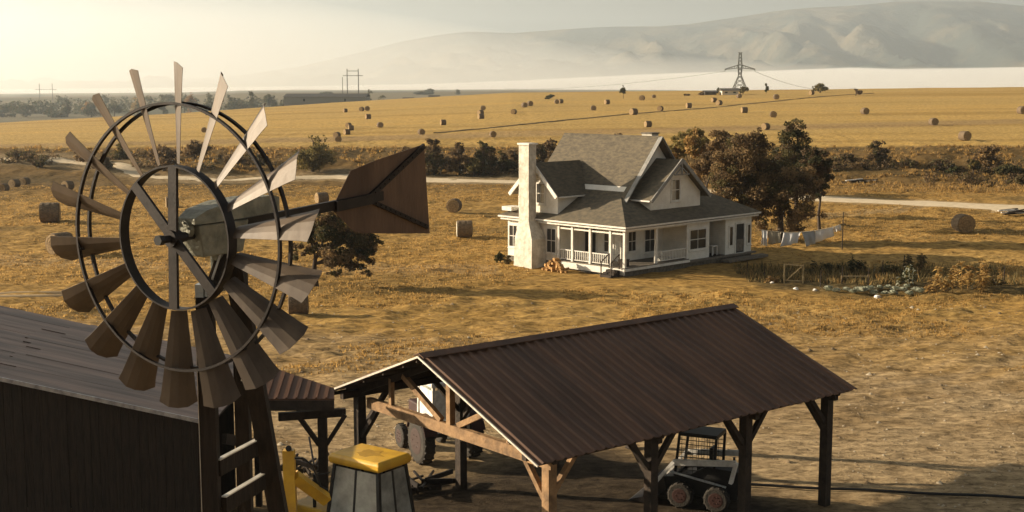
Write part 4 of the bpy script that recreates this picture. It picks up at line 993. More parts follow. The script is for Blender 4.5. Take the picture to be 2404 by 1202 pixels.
# --- big brown trees behind the house (several crowns, each its own tree)
def bigtree(px, py, y, blobs_px, label, mats, seed, n, leaf, tr_r, group='trees behind the farmhouse'):
    base = at(px, py, y=y); gz = H(base.x, y); t = thing('broadleaf_tree', label, 'tree', (base.x, y, gz), 0, group); bl = []; s_ = y/FPX
    rr = random.Random(seed)
    for (u_, v_, ru, rv) in blobs_px:
        p = at(u_, v_, y=y+rr.uniform(-1, 1)*ru*s_*.8); bl.append((p.x-base.x, p.y-y, p.z-gz, ru*s_, ru*s_*.9, rv*s_))
    crown_mesh('crown', t, bl, n, leaf, mats, seed, hollow=.35); 
    top = max(b_[2] for b_ in bl); trunk_mesh(t, top*.45, tr_r, bl, seed, n=10); return t
bigtree(1832, 575, 104, [(1760, 380, 66, 58), (1830, 430, 66, 60), (1715, 430, 52, 52), (1730, 480, 50, 40), (1690, 440, 36, 36), (1795, 470, 66, 48), (1860, 480, 55, 45), (1750, 350, 45, 40), (1895, 440, 40, 45), (1840, 510, 45, 28), (1700, 390, 36, 40), (1785, 330, 34, 28), (1770, 515, 48, 28), (1720, 510, 40, 28), (1870, 530, 42, 26), (1690, 480, 34, 34), (1905, 490, 32, 30), (1812, 540, 40, 18), (1790, 425, 60, 50)],
        'broad brown-leaved tree with dense twiggy crown and low trunk right behind the clothesline', [m['brown'], m['brown'], m['brown2'], m['olive2']], 11, 50000, .12, .26)
bigtree(1868, 520, 116, [(1868, 300, 28, 28), (1862, 335, 42, 34), (1880, 365, 44, 34), (1845, 375, 40, 34), (1875, 405, 48, 34)],
        'tall dark olive tree whose pointed top rises above the brown tree', [m['olive2'], m['green2'], m['brown2']], 12, 15000, .12, .2)
bigtree(1925, 500, 112, [(1915, 375, 34, 28), (1930, 410, 30, 28), (1900, 400, 34, 30), (1918, 445, 26, 26)],
        'low dark tree at the right shoulder of the brown tree', [m['brown2'], m['green2']], 13, 14000, .12, .15)
bigtree(1660, 450, 125, [(1700, 335, 34, 28), (1690, 380, 44, 34), (1655, 400, 34, 30)],
        'reddish brown tree standing between the gable and the big brown tree', [m['brown'], m['brown2']], 14, 14000, .13, .15)
bigtree(1625, 420, 150, [(1625, 325, 38, 26), (1640, 348, 42, 26), (1600, 350, 34, 26)],
        'pale olive bushy tree showing above the right roof wing', [m['olive'], m['gold2'], m['olive']], 15, 6000, .26, .12)
# --- tree seen behind the tail vane
bigtree(742, 674, 80.5, [(770, 540, 48, 34), (830, 560, 48, 34), (720, 540, 38, 30), (860, 590, 36, 24), (800, 600, 50, 28), (750, 590, 36, 24), (700, 520, 26, 26), (860, 545, 28, 24), (830, 625, 30, 16), (780, 505, 34, 22), (885, 575, 18, 18), (700, 590, 26, 22), (780, 640, 26, 12), (860, 640, 14, 10)],
        'dark leaning tree with drooping crown just below the windmill tail vane', [m['green2'], m['olive2'], m['brown2'], m['brown']], 21, 26000, .10, .2, None)
# --- shrubs of the weedy bank between the road and the hayfield
G = 'bushes along the weedy bank below the hayfield'
o_ = [m['olive'], m['olive2']]; b2 = [m['brown'], m['brown2']]; d2 = [m['brown2'], m['olive2']]; g2 = [m['green'], m['olive2']]
for args in [
    ('round_bush', 735, 402, 88, 82, 'large round olive bush standing alone left of the tail vane tip', o_+[m['olive']], 31, 3600, .2, 16),
    ('round_bush', 283, 372, 46, 40, 'small yellowish green bush inside the upper left of the windmill rings', o_, 32, 1300, .2, 8),
    ('round_bush', 385, 398, 82, 64, 'broad dark brown bush in the middle of the windmill rings', b2, 33, 2600, .2, 12),
    ('round_bush', 458, 374, 62, 52, 'compact brown bush just right of the windmill top spoke', b2, 34, 2000, .2, 10),
    ('low_bush', 90, 392, 42, 24, 'low brown bush near the left edge just above the road', d2, 35, 600, .2, 6),
    ('low_bush', 195, 378, 52, 32, 'faint brown bush crossed by the left of the windmill rings', b2, 36, 800, .2, 7),
    ('low_bush', 250, 398, 34, 30, 'small dark bush left of the yellowish bush inside the rings', d2, 37, 600, .2, 6),
    ('low_bush', 40, 372, 60, 24, 'straggly bush at the far left end of the bank', d2, 38, 700, .22, 7),
    ('low_bush', 545, 392, 60, 34, 'brown bush behind the bright blades at the right of the rings', b2, 39, 900, .2, 8),
    ('low_bush', 620, 382, 50, 28, 'low dry bush between the rings and the large olive bush', d2, 40, 700, .2, 7),
    ('round_bush', 1012, 376, 50, 54, 'purple-brown bush just above the upper tip of the tail vane', b2, 41, 2000, .2, 10),
    ('low_bush', 952, 364, 30, 26, 'tiny brown bush above the tail vane slope', b2, 42, 500, .2, 6),
    ('round_bush', 1020, 408, 54, 58, 'dark bush touching the right edge of the tail vane', d2, 43, 2100, .2, 10),
    ('round_bush', 1078, 408, 54, 74, 'upright brown bush, second right of the tail vane', b2, 44, 2400, .2, 10),
    ('round_bush', 1135, 410, 66, 80, 'tallest dark bush of the thicket between vane and chimney', [m['olive2'], m['brown2'], m['green2']], 45, 3200, .2, 12),
    ('round_bush', 1112, 412, 40, 44, 'pale olive bush in front of the tallest thicket bush', o_, 46, 1200, .2, 8),
    ('round_bush', 1178, 404, 44, 48, 'dark bush between the thicket and the farmhouse chimney', d2, 47, 1500, .2, 8),
    ('low_bush', 1205, 392, 40, 52, 'brown bush just left of the chimney top', b2, 48, 1200, .2, 8),
    ('round_bush', 1297, 372, 46, 46, 'brown bush behind the left end of the main roof ridge', b2, 49, 1300, .2, 8),
    ('round_bush', 1272, 396, 44, 56, 'olive brown bush between the chimney and the main roof', d2, 50, 1300, .2, 8),
    ('low_bush', 1450, 330, 30, 18, 'pinkish brown twig bush peeping over the main roof ridge', b2, 51, 500, .22, 6),
    ('round_bush', 2060, 387, 54, 52, 'round dark bush alone on the bank right of the big trees', d2+b2, 52, 1900, .2, 10),
    ('low_bush', 2210, 404, 54, 32, 'low dark bush on the right bank, left one of its pair', d2, 53, 1200, .2, 8),
    ('low_bush', 2242, 416, 44, 26, 'low green bush on the right bank, lower one of its pair', g2, 54, 900, .2, 7),
    ('round_bush', 2322, 402, 66, 60, 'large pale brown bush near the right edge lit by the sun', [m['brown'], m['gold2'], m['brown2']], 55, 2500, .2, 11),
    ('round_bush', 2282, 424, 48, 46, 'shaded bush in front of the large pale brown bush', d2+[m['olive']], 56, 1500, .2, 9),
    ('low_bush', 2372, 416, 64, 32, 'very dark low bush touching the right edge of the bank', [m['green2'], m['olive2']], 57, 1300, .2, 8),
    ('low_bush', 2398, 440, 40, 34, 'brown bush cut by the right edge above the road', d2, 58, 700, .2, 7),
    ('low_bush', 1985, 394, 60, 30, 'dry bush just right of the dark tree shoulder', d2, 59, 900, .2, 7),
    ('low_bush', 2130, 398, 50, 24, 'sparse dry bush between the round dark bush and the low pair', d2, 60, 700, .2, 7)]:
    k_, px, py, w_, h_, lb, mt, sd, n_, lf, nb_ = args
    plant(k_, px, py, w_, h_, lb, G, mt, sd, n_, lf, nb_)
# --- lone trees and bushes on the skyline of the hayfield
G2 = 'lone trees and bushes on the hayfield skyline'
for args in [
    ('small_tree', 1463, 232, 17, 29, 'small tree with bare lower trunk on the skyline left of the pylon', g2, 71, 500, .38, 6, .45),
    ('small_tree', 1799, 221, 12, 29, 'narrow upright tree on the skyline right of the pylon', g2, 72, 500, .38, 6, .15),
    ('low_bush', 1925, 219, 40, 21, 'spreading olive bush on the skyline above the end of the furrow', o_, 73, 800, .4, 8, .05),
    ('low_bush', 2009, 226, 24, 16, 'round bush at the upper end of the furrow', b2, 74, 500, .38, 6, .05),
    ('low_bush', 1289, 233, 24, 11, 'flat dark bush on the skyline above the farmhouse chimney', g2, 75, 400, .38, 5, .05),
    ('low_bush', 1744, 222, 20, 20, 'bush at the foot of the pylon', o_, 76, 500, .38, 6, .05),
    ('small_tree', 1686, 221, 11, 15, 'small tree between the two sheds left of the pylon', g2, 77, 300, .38, 5, .1),
    ('low_bush', 1646, 225, 14, 9, 'small bush left of the dark shed on the skyline', b2, 78, 250, .38, 5, .05),
    ('low_bush', 1614, 226, 14, 7, 'tiny flat bush, leftmost beside the skyline sheds', b2, 79, 250, .38, 5, .05),
    ('low_bush', 1890, 211, 9, 6, 'tiny bush left of the spreading olive bush on the skyline', b2, 80, 200, .38, 5, .05)]:
    k_, px, py, w_, h_, lb, mt, sd, n_, lf, nb_, zb_ = args
    plant(k_, px, py, w_, h_, lb, G2, mt, sd, n_, lf, nb_, zb_)
# --- belt of far trees down in the valley at the left
G3 = 'far hazy trees in the valley left'
fg = [m['green'], m['green2'], m['olive2']]
FT = [(8, 296, 60, 44, 'hazy dark tree at the left picture edge beyond the hayfield', fg, 'round'), (48, 290, 62, 40, 'broad hazy tree, second from the left edge', fg, 'round'),
      (95, 288, 26, 46, 'narrow hazy conifer in front of the faint left pylon', fg, 'cone'), (128, 290, 60, 28, 'low wide dark hedge tree right of the faint left pylon', fg, 'round'),
      (147, 286, 46, 58, 'tall hazy conifer right of the faint left pylon', fg, 'cone'), (184, 290, 24, 46, 'orange autumn tree among the hazy trees', [m['orange'], m['gold2']], 'round'),
      (215, 285, 50, 42, 'grey green round tree right of the orange tree', fg, 'round'), (258, 286, 36, 58, 'pointed hazy tree above the left shoulder of the rings', fg, 'cone'),
      (302, 276, 34, 50, 'yellow brown tree right of the pointed hazy tree', [m['gold2'], m['olive']], 'round'), (335, 272, 50, 34, 'low grey tree above the ring top left', fg, 'round'),
      (372, 268, 38, 46, 'steep dark conifer just above the top of the rings', fg, 'cone'), (415, 264, 44, 34, 'round hazy tree above the ring top right', fg, 'round'),
      (448, 262, 34, 44, 'rusty tree with pinkish top right of the rings top', [m['orange'], m['brown']], 'round'), (482, 260, 44, 40, 'dark hazy tree between the rusty tree and the dome-shaped tree', fg, 'round'),
      (524, 258, 58, 32, 'dark dome-shaped tree left of the bright upright blade', fg, 'round'), (590, 254, 34, 42, 'small pointed tree right of the bright upright blade', fg, 'cone'),
      (625, 252, 50, 34, 'bushy grey tree left of the long barn roof', fg, 'round'), (668, 250, 46, 30, 'grey tree under the left end of the long far roof', fg, 'round'),
      (712, 248, 50, 28, 'dark low tree in front of the long far building', fg, 'round'), (858, 246, 46, 34, 'dark rounded tree at the right end of the long far building', fg, 'round'),
      (892, 246, 44, 22, 'low dark tree right of the long far building', fg, 'round'), (1075, 222, 18, 12, 'tiny far tree on the pale ridge above the tail vane', fg, 'round'),
      (985, 226, 40, 10, 'faint low tree clump above the tan far house', fg, 'round'), (1008, 222, 34, 12, 'faint tree group behind the tan far house', fg, 'round'), (770, 232, 46, 14, 'faint tree behind the right part of the long far building', fg, 'round')]
for k, (px, py, w_, h_, lb, mt, shp) in enumerate(FT):
    yy = 1050 if py > 240 else 1700
    base = at(px, py, y=yy); gz = hgt0(base.x, yy); W_ = w_*1.25*yy/FPX; top = at(px, py-h_*1.2, y=yy).z; H_ = max(3., float(top-gz))
    t = thing('far_tree', lb, 'tree', (base.x, yy+(k % 3)*12, float(gz)), k*1.3, G3)
    bl = rblobs(W_, H_, 9, 100+k, .12, shp); crown_mesh('crown', t, bl, 1300, W_*.04, mt, 100+k); trunk_mesh(t, H_*.5, W_*.03, bl, 100+k, n=3)
# extra woodland mass low in the valley
rs = np.random.RandomState(5); bl = []
for k in range(70):
    u_ = rs.uniform(-120, 760); yy = rs.uniform(1150, 1500); d = ray(u_, 270); gz = float(hgt0(d[0]/d[1]*yy, yy)); s_ = rs.uniform(5, 9)
    bl.append((d[0]/d[1]*yy, yy, gz+s_*.55, s_*1.4, s_, s_*.8))
o = crown_mesh('woodland', None, bl, 14000, 1.3, fg, 77); tag(o, kind='stuff')
# shrub at the foot of the house wall
for (a, b_, w_, h_, lb, sd, mt) in ((-.35, 11.2, 1.0, .9, 'small green shrub at the far left foot of the farmhouse wall', 61, g2), (-.5, 10.2, .9, .6, 'low dry shrub between the farmhouse wall corner and the chimney', 62, d2)):
    p = hw(a, b_); t = thing('shrub', lb, 'bush', p, 0, 'shrubs at the farmhouse wall'); bl = rblobs(w_, h_, 6, sd, .1)
    crown_mesh('crown', t, bl, 700, .09, mt, sd); trunk_mesh(t, h_*.5, .025, bl, sd, name='stem', n=4)
# --- weeds and tussocks: uncountable
def tussocks(name, n, region, hmin, hmax, mats, seed, per=7, wd=.05):
    rs = np.random.RandomState(seed); x, y = region(rs, n); z = hgt(x, y); k = per
    X_ = np.repeat(x, k)+rs.randn(n*k)*.12; Y_ = np.repeat(y, k)+rs.randn(n*k)*.12; Z_ = np.repeat(z, k)
    h_ = np.repeat(rs.uniform(hmin, hmax, n), k)*rs.uniform(.5, 1.1, n*k); a = rs.uniform(0, 6.28, n*k); w_ = wd*rs.uniform(.6, 1.4, n*k)
    dx, dy = np.cos(a)*w_, np.sin(a)*w_; lx, ly = rs.randn(n*k)*h_*.35, rs.randn(n*k)*h_*.35
    V = np.stack([np.stack([X_-dx, Y_-dy, Z_-.05], 1), np.stack([X_+dx, Y_+dy, Z_-.05], 1), np.stack([X_+lx, Y_+ly, Z_+h_], 1)], 1).reshape(-1, 3)
    o = np_mesh(name, V, np.arange(3*n*k).reshape(-1, 3), mats, rs.randint(0, len(mats), n*k)); return tag(o, kind='stuff')
M['straw'] = leafmat('dry_straw', (.42, .26, .085), .45); M['straw2'] = leafmat('dead_weeds', (.24, .15, .05), .4)
def reg_bank(rs, n):
    y = 150+rs.rand(n)*52; x = rs.uniform(-.45, .45, n)*y; k = (y > road_y(x)+7) & (fbm(x*.07, y*.12, 3) > -.15); X_ = x[k]; Y_ = y[k]; i = rs.randint(0, len(X_), n); return X_[i]+rs.randn(n)*.3, Y_[i]+rs.randn(n)*.3
tussocks('dry_weeds', 4500, reg_bank, .15, .55, [M['straw2'], M['straw'], M['straw'], M['brown']], 5, 6, .10)
def reg_near(rs, n):
    y = 56+rs.rand(n)*108; x = rs.uniform(-.42, .42, n)*y
    k = (fbm(x*.07, y*.1, 3) > -.12) & (np.hypot(x-11, y-92) > 10.5) & (np.abs(y-road_y(x)) > 5.5) & ~((x > 14) & (x < 33) & (y > 77) & (y < 90)); return x[k], y[k]
def tuss_near(rs, n): return reg_near(rs, n)
_rs2 = np.random.RandomState(8); _x, _y = reg_near(_rs2, 60000)
tussocks('dry_grass', len(_x), lambda rs, n: (_x, _y), .04, .15, [M['straw'], M['straw'], M['straw2']], 9, 5, .045)

# unbroken low brush between the separate bushes
rs = np.random.RandomState(15); bl = []
for (u0, u1, v0, v1, k_) in ((1000, 1330, 392, 412, 34), (950, 1010, 395, 410, 5), (1560, 1700, 400, 440, 12), (1930, 2110, 385, 405, 16), (2180, 2420, 395, 440, 30), (230, 640, 360, 400, 16), (0, 230, 350, 385, 12)):
    for k in range(k_):
        p = on_ground(rs.uniform(u0, u1), rs.uniform(v0, v1)); s_ = rs.uniform(.5, 1.15); bl.append((p.x, p.y, p.z+s_*.35, s_*1.5, s_*1.1, s_*.75))
o = crown_mesh('brush', None, bl, 26000, .17, [M['brown2'], M['olive2'], M['brown'], M['brown2']], 79); tag(o, kind='stuff')

# clods, pebbles and chaff on the bare yard
rs = np.random.RandomState(41); n_ = 9000; y = 34+rs.rand(n_)**1.3*40; x = rs.uniform(-.42, .42, n_)*y
a_ = (x-.61)*math.cos(R(39.3))+(y-30)*math.sin(R(39.3)); b_ = -(x-.61)*math.sin(R(39.3))+(y-30)*math.cos(R(39.3)); k_ = ~((a_ > -3) & (a_ < 14) & (b_ > -3) & (b_ < 13)); x, y = x[k_], y[k_]; n_ = len(x)
z = hgt(x, y); r_ = rs.uniform(.012, .05, n_)*(1+(rs.rand(n_) < .03)*1.6)
a = rs.uniform(0, 6.28, (n_, 1))+np.array([[0, 2.1, 4.2]]); bx = x[:, None]+np.cos(a)*r_[:, None]*1.5; by = y[:, None]+np.sin(a)*r_[:, None]*1.5
V = np.concatenate([np.stack([bx, by, np.repeat((z-.01)[:, None], 3, 1)], 2), np.stack([x, y, z+r_], 1)[:, None, :]], 1).reshape(-1, 3)
b_ = np.arange(n_)[:, None, None]*4; F = (b_+np.array([[0, 1, 3], [1, 2, 3], [2, 0, 3]])[None]).reshape(-1, 3)
o = np_mesh('clods', V, F, [mat('dry_clod', (.30, .22, .13), (.16, .11, .06), 3, .95), mat('pale_clod', (.45, .37, .26), None, rough_=.95)], np.repeat((rs.rand(n_) < .25).astype(int), 3)); tag(o, kind='stuff')
# ================================================================ hay bales: one built, the rest copies
def make_bale(r_=.72, L_=1.25, seed=0):
    t = thing('hay_bale', '', 'hay bale', (0, 0, 0), 0, 'round hay bales'); rr = random.Random(seed)
    def body(mb, L_, r_, cap):
        n = 40; rings = 9; v = []; f = []
        for k in range(rings):
            x = -L_/2+L_*k/(rings-1); e_ = .03 if k in (0, rings-1) else 0
            for i in range(n):
                a = 2*math.pi*i/n; q = r_*(1-e_)*(1+rr.uniform(-.022, .022)+.012*math.sin(k*2.3)); z = q*math.sin(a)
                v.append((x+(rr.uniform(-.02, .02)), q*math.cos(a)*1.02, max(z, -r_*.93)+r_*.93))
        for k in range(rings-1):
            for i in range(n): f.append((k*n+i, k*n+(i+1) % n, (k+1)*n+(i+1) % n, (k+1)*n+i))
        f.append(tuple(range(n-1, -1, -1))); f.append(tuple(range((rings-1)*n, rings*n))); mb.add(v, f)
    mb = MB(); body(mb, L_, r_, True); mb.build('roll', M['bale'], t)
    for s_ in (-1, 1):
        e_ = MB(); nr = 7; v = [(s_*(L_/2+.04), 0, r_*.93)]; f = []; n = 28
        for k in range(1, nr):
            for i in range(n):
                a = 2*math.pi*i/n; q = r_*.93*k/(nr-1); v.append((s_*(L_/2+.012+.03*(1-k/(nr-1))+.02*((k+i//9) % 2)), q*math.cos(a), q*math.sin(a)+r_*.93))
        for i in range(n): f.append((0, 1+i, 1+(i+1) % n))
        for k in range(nr-2):
            for i in range(n): a = 1+k*n; f.append((a+i, a+n+i, a+n+(i+1) % n, a+(i+1) % n))
        e_.add(v, f); e_.build('bale_end', M['balecap'], t)
    return t
b0 = make_bale(); first = [True]
def bale(px, py, wpx, label, rz, z=None, scale=None, mats=None, group='round hay bales on the hayfield', pos=None):
    p = pos if pos is not None else on_ground(px, py)
    if first[0]: o = b0; first[0] = False
    else: o = copy_tree(b0)
    s_ = scale or (wpx*p.y/FPX/1.5); s_ = min(max(s_, .75), 1.5)
    o.location = (p.x, p.y, p.z-.03); o.rotation_euler = (0, 0, R(rz)); o.scale = (s_, s_, s_); o['label'] = label; o['group'] = group
    if mats:
        for ch in [k for k in bpy.data.objects if k.parent == o]:
            if ch.name.startswith(mats[0]):
                ch.data = ch.data.copy(); ch.data.materials.clear(); ch.data.materials.append(M[mats[1]])
    return o
N = 'round hay bales in the near pasture'
for px, py, w_, lb, rz, mt in [
    (118, 521, 50, 'hay bale with a pale sunlit left end, behind a left blade of the windmill', 12, None),
    (142, 597, 54, 'dark hay bale just above the lowest left blades, nearest to the left edge', 60, None),
    (8, 449, 22, 'hay bale cut by the left edge of the picture, below the road', 80, None),
    (34, 439, 22, 'middle hay bale of the row of three at the left edge', 70, None),
    (58, 431, 21, 'right hay bale of the row of three at the left edge', 75, None),
    (159, 446, 24, 'larger rear hay bale of the pair left of the windmill rings', 65, None),
    (143, 454, 21, 'smaller front hay bale of the pair left of the windmill rings', 30, None),
    (404, 487, 33, 'hay bale seen through the windmill wheel left of the upright spoke', 20, None),
    (700, 741, 54, 'hay bale beside the lower right blades with a long shadow', 10, None),
    (1066, 501, 34, 'upright grey hay bale right of the tail vane', 80, None),
    (1090, 558, 42, 'hay bale with a whitish left end between tail vane and farmhouse', 5, 'palewrap'),
    (755, 477, 30, 'hay bale tucked behind the left corner of the tail vane', 30, None),
    (2260, 546, 46, 'big dark round hay bale standing right of the clothesline', 95, None)]:
    o = bale(px, py, w_, lb, rz, group=N)
    if mt:
        for ch in [k for k in bpy.data.objects if k.parent == o and k.name.startswith('bale_end')]:
            ch.data = ch.data.copy(); ch.data.materials.clear(); ch.data.materials.append(M[mt])
FB = [(864, 279, 13, 'small bale right of the far H-frame pylon foot, upper left part of the hayfield'), (892, 299, 14, 'lone bale right of the column of three at the left of the field'),
      (818, 299, 12, 'top bale of the column of three left of the tail vane tip'), (824, 306, 12, 'middle bale of the column of three left of the tail vane tip'), (814, 316, 13, 'lowest bale of the column of three left of the tail vane tip'),
      (791, 323, 14, 'upper bale of the pair nearest above the large olive bush'), (794, 333, 14, 'lower bale of the pair nearest above the large olive bush'),
      (989, 316, 15, 'bale with a pinkish sunlit end just above the tail vane tip'), (1040, 293, 14, 'lone bale at the lower left start of the furrow'),
      (1134, 258, 12, 'topmost bale of the column of three above the thicket'), (1128, 270, 13, 'middle bale of the column of three above the thicket'), (1129, 279, 14, 'lowest bale of the column of three above the thicket'),
      (1157, 322, 15, 'lone bale nearest to the top of the thicket left of the chimney'), (1206, 268, 13, 'bale straight above the farmhouse chimney'),
      (1231, 252, 13, 'left bale of the skyline pair above the chimney'), (1244, 249, 13, 'right bale of the skyline pair above the chimney'),
      (1307, 244, 11, 'left bale of the touching far pair above the left end of the roof ridge'), (1316, 243, 11, 'right bale of the touching far pair above the left end of the roof ridge'),
      (849, 260, 11, 'left bale of the far pair at the foot of the H-frame pylon'), (862, 259, 12, 'right bale of the far pair at the foot of the H-frame pylon'), (810, 263, 10, 'faint brown bale left of the H-frame pylon foot'),
      (1393, 260, 13, 'bale above the roof ridge, upper side of the furrow'), (1425, 245, 12, 'far bale below the small bare-trunked skyline tree, left one'), (1507, 236, 13, 'reddish bale far up the field right of the bare-trunked tree'),
      (1535, 231, 9, 'tiny bale on the skyline right of the reddish bale'), (1487, 270, 17, 'bale lying in the furrow above the roof ridge'), (1550, 261, 13, 'bale just above the furrow over the small rear chimney'),
      (1617, 254, 13, 'next bale along the upper side of the furrow, right of the rear chimney'), (1676, 241, 12, 'upper bale of the slanting pair below the dark skyline shed'), (1688, 248, 13, 'lower bale of the slanting pair below the dark skyline shed'),
      (1735, 231, 11, 'bale below the foot of the lattice pylon'), (1822, 235, 13, 'bale below and right of the narrow skyline tree'), (1747, 266, 15, 'bale below the furrow, first to the right of the rear chimney'),
      (1815, 277, 16, 'bale right above the pointed top of the dark olive tree'), (1797, 306, 17, 'bale between the brown tree and the pointed dark olive tree'), (1521, 299, 16, 'bale just above the farmhouse ridge beside the rear chimney'),
      (1905, 224, 11, 'bale under the spreading olive bush near the skyline'), (2030, 270, 17, 'bale right of the pointed tree, alone in the mid field'), (2191, 296, 19, 'bale with a short shadow in the right of the field'),
      (2264, 332, 24, 'nearest and largest bale of the hayfield, right side'), (2399, 270, 20, 'bale cut by the right edge of the picture'), (479, 310, 13, 'lone bale seen between the upper right of the windmill rings')]
rr = random.Random(6)
for px, py, w_, lb in FB: bale(px, py, w_, 'hay '+lb, rr.choice((70, 95, 40, 110, 20))+rr.uniform(-9, 9))

# ================================================================ pylons, wires, far buildings
def lattice(mb, a, b_, c_, d, a2, b2_, c2, d2, n_, t_):
    A = [Vector(x) for x in (a, b_, c_, d)]; B = [Vector(x) for x in (a2, b2_, c2, d2)]
    for i in range(4): mb.beam(A[i], B[i], t_, t_, (0, 1, 0))
    for k in range(n_):
        t0, t1 = k/n_, (k+1)/n_
        for i in range(4):
            j = (i+1) % 4; p, q_ = A[i].lerp(B[i], t0), A[j].lerp(B[j], t1); p2, q2 = A[j].lerp(B[j], t0), A[i].lerp(B[i], t1)
            mb.beam(p, q_, t_*.55, t_*.55, (0, 1, 0)); mb.beam(p2, q2, t_*.55, t_*.55, (0, 1, 0))
Yp = 545.; pb = at(1736, 222, y=Yp); gz = float(hgt0(pb.x, Yp)); S = Yp/FPX
py_ = thing('lattice_pylon', 'steel lattice pylon with two drooping cross arms on the hayfield skyline', 'pylon', (pb.x, Yp, gz), 0)
zt = (222-133)*S; zm = (222-165)*S; zw = (222-186)*S
mb = MB(); q4 = lambda w_, z: [(-w_, -w_, z), (w_, -w_, z), (w_, w_, z), (-w_, w_, z)]
lattice(mb, *q4(2.9, 0), *q4(.55, zw), 4, .24); lattice(mb, *q4(.55, zw), *q4(.75, zm), 2, .24); lattice(mb, *q4(.75, zm), *q4(.45, zt), 4, .18)
mb.beam((-.9, 0, zt), (.9, 0, zt), .2, .15); mb.build('tower', M['steel'], py_)
for s_ in (-1, 1):
    a = MB()
    for w_ in (-.7, .7): a.beam((s_*.6, w_, zm+.6), (s_*6.2, 0, zm-1.1), .26, .26); a.beam((s_*.6, w_, zm-.6), (s_*6.2, 0, zm-1.25), .24, .24)
    for k in range(5): x = s_*(1+k); a.beam((x, 0, zm+.45-.28*k), (x+s_*.5, 0, zm-.75-.08*k), .12, .12)
    a.build('cross_arm', M['steel'], py_)
    MB().cyl((s_*6.1, 0, zm-1.2), (s_*6.1, 0, zm-2.0), .12, .12, 6).build('insulator', M['steel'], py_)
def wire(name, label, p, q_, sag, r_):
    pts = [Vector(p).lerp(Vector(q_), k/24)-Vector((0, 0, sag*4*(k/24)*(1-k/24))) for k in range(25)]
    mb = MB(); mb.tube(pts, r_, 5); o = mb.build(name, M['steel']); return tag(o, label, 'power line', 'power lines of the skyline pylon')
wp = Vector((pb.x, Yp, gz))
wire('power_line', 'thin power line running from the lattice pylon down to the left', wp+Vector((-6.1, 0, zm-2)), at(1180, 207, y=1100), 3, .075)
wire('power_line', 'thin power line running from the lattice pylon down to the right', wp+Vector((6.1, 0, zm-2)), at(2010, 207, y=760), 4, .07)
def hframe(px, yb, top, w_px, y, label, bars, extra=False):
    p = at(px, yb, y=y); s_ = y/FPX; gz = float(hgt0(p.x, y)); base = min(p.z, gz); t = thing('frame_pylon', label, 'pylon', (p.x, y, gz), 0, 'H-frame pylons')
    for sx in (-1, 1):
        m_ = MB(); m_.beam((sx*w_px/2*s_, 0, -1), (sx*w_px/2*s_, 0, at(px, top, y=y).z-gz), .42, .42, (0, 1, 0))
        for k in range(8): z0 = (at(px, top, y=y).z-gz)*k/8; m_.beam((sx*w_px/2*s_-.4, 0, z0), (sx*w_px/2*s_+.4, 0, z0+1.2), .12, .12)
        m_.build('mast', M['steel'], t)
    for (v_, ext) in bars: m_ = MB(); z = at(px, v_, y=y).z-gz; h_ = (w_px/2+ext)*s_; m_.beam((-h_, 0, z), (h_, 0, z), .4, .35); m_.build('cross_beam', M['steel'], t)
    if extra: m_ = MB(); z = at(px, 180, y=y).z-gz; m_.beam((-(w_px/2+11)*s_, 0, -1), (-(w_px/2+11)*s_, 0, z), .3, .3, (0, 1, 0)); m_.build('mast', M['steel'], t)
hframe(829, 236, 161, 26, 780, 'H-frame pylon rising behind the long low far building', [(166, 0), (177, 10)], True)
hframe(110, 262, 194, 30, 1500, 'faint hazy H-frame pylon at the far left of the skyline', [(208, 11)])
M['farwhite2'] = M['farwhite']
def farhouse(px0, px1, py0, py1, y, label, wm, rm, depth=8, roofh=.45, cat='house', name='far_house', ang=0):
    p0, p1 = at(px0, py1, y=y), at(px1, py1, y=y); w_ = p1.x-p0.x; h_ = at(px0, py0, y=y).z-p0.z; gz = min(p0.z, float(hgt0((p0.x+p1.x)/2, y)))
    base = p0.z-gz; t = thing(name, label, cat, ((p0.x+p1.x)/2, y, gz), R(ang)); hw2 = h_*(1-roofh)
    b = MB(); b.box(-w_/2, w_/2, 0, depth, -1, base+hw2); b.build('wall', wm, t)
    r_ = MB(); o_ = .4; r_.prism([(-w_/2-o_, -o_, base+hw2-.1), (-w_/2-o_, depth+o_, base+hw2-.1), (-w_/2-o_, depth/2, base+h_)], (w_+2*o_, 0, 0)); r_.build('roof', rm, t)
    if w_ > 3:
        for k in range(2):
            x = -w_/4+k*w_/2; z = base+hw2*.35; MB().box(x-.5, x+.5, -.04, .02, z, z+hw2*.35).build('window', M['dim'], t)
    return t
farhouse(1695, 1734, 208, 223, on_ground(1714, 224).y, 'white walled shed with dark roof at the foot of the lattice pylon', M['farwhite'], M['farroof'], 6, .35, 'shed', 'farm_shed')
farhouse(1655, 1682, 213, 223, on_ground(1668, 224).y, 'dark low shed left of the white shed on the skyline', M['farroof'], M['farroof'], 6, .3, 'shed', 'farm_shed')
farhouse(946, 969, 228, 238, 640, 'small whitish far house at the left end of the hayfield skyline', M['farwhite'], M['farroof'], 7, .4)
farhouse(1007, 1030, 223, 236, 650, 'small tan far house right of the whitish far house', M['fartan'], M['farroof'], 7, .45)
farhouse(1070, 1096, 228, 236, 660, 'flat grey far shed right of the tan far house', M['farroof'], M['farroof'], 7, .4, 'shed', 'farm_shed')
lb_ = farhouse(666, 858, 219, 243, 740, 'long low far building with dark roof and pale hazy wall beyond the field', mat('far_wall_grey', (.26, .25, .22), None), mat('far_roof_black', (.035, .033, .032), None), 24, .3, 'farm building', 'long_building')
MB().box(19, 22, -.1, .3, 1, 5).build('door', M['farwhite'], lb_)

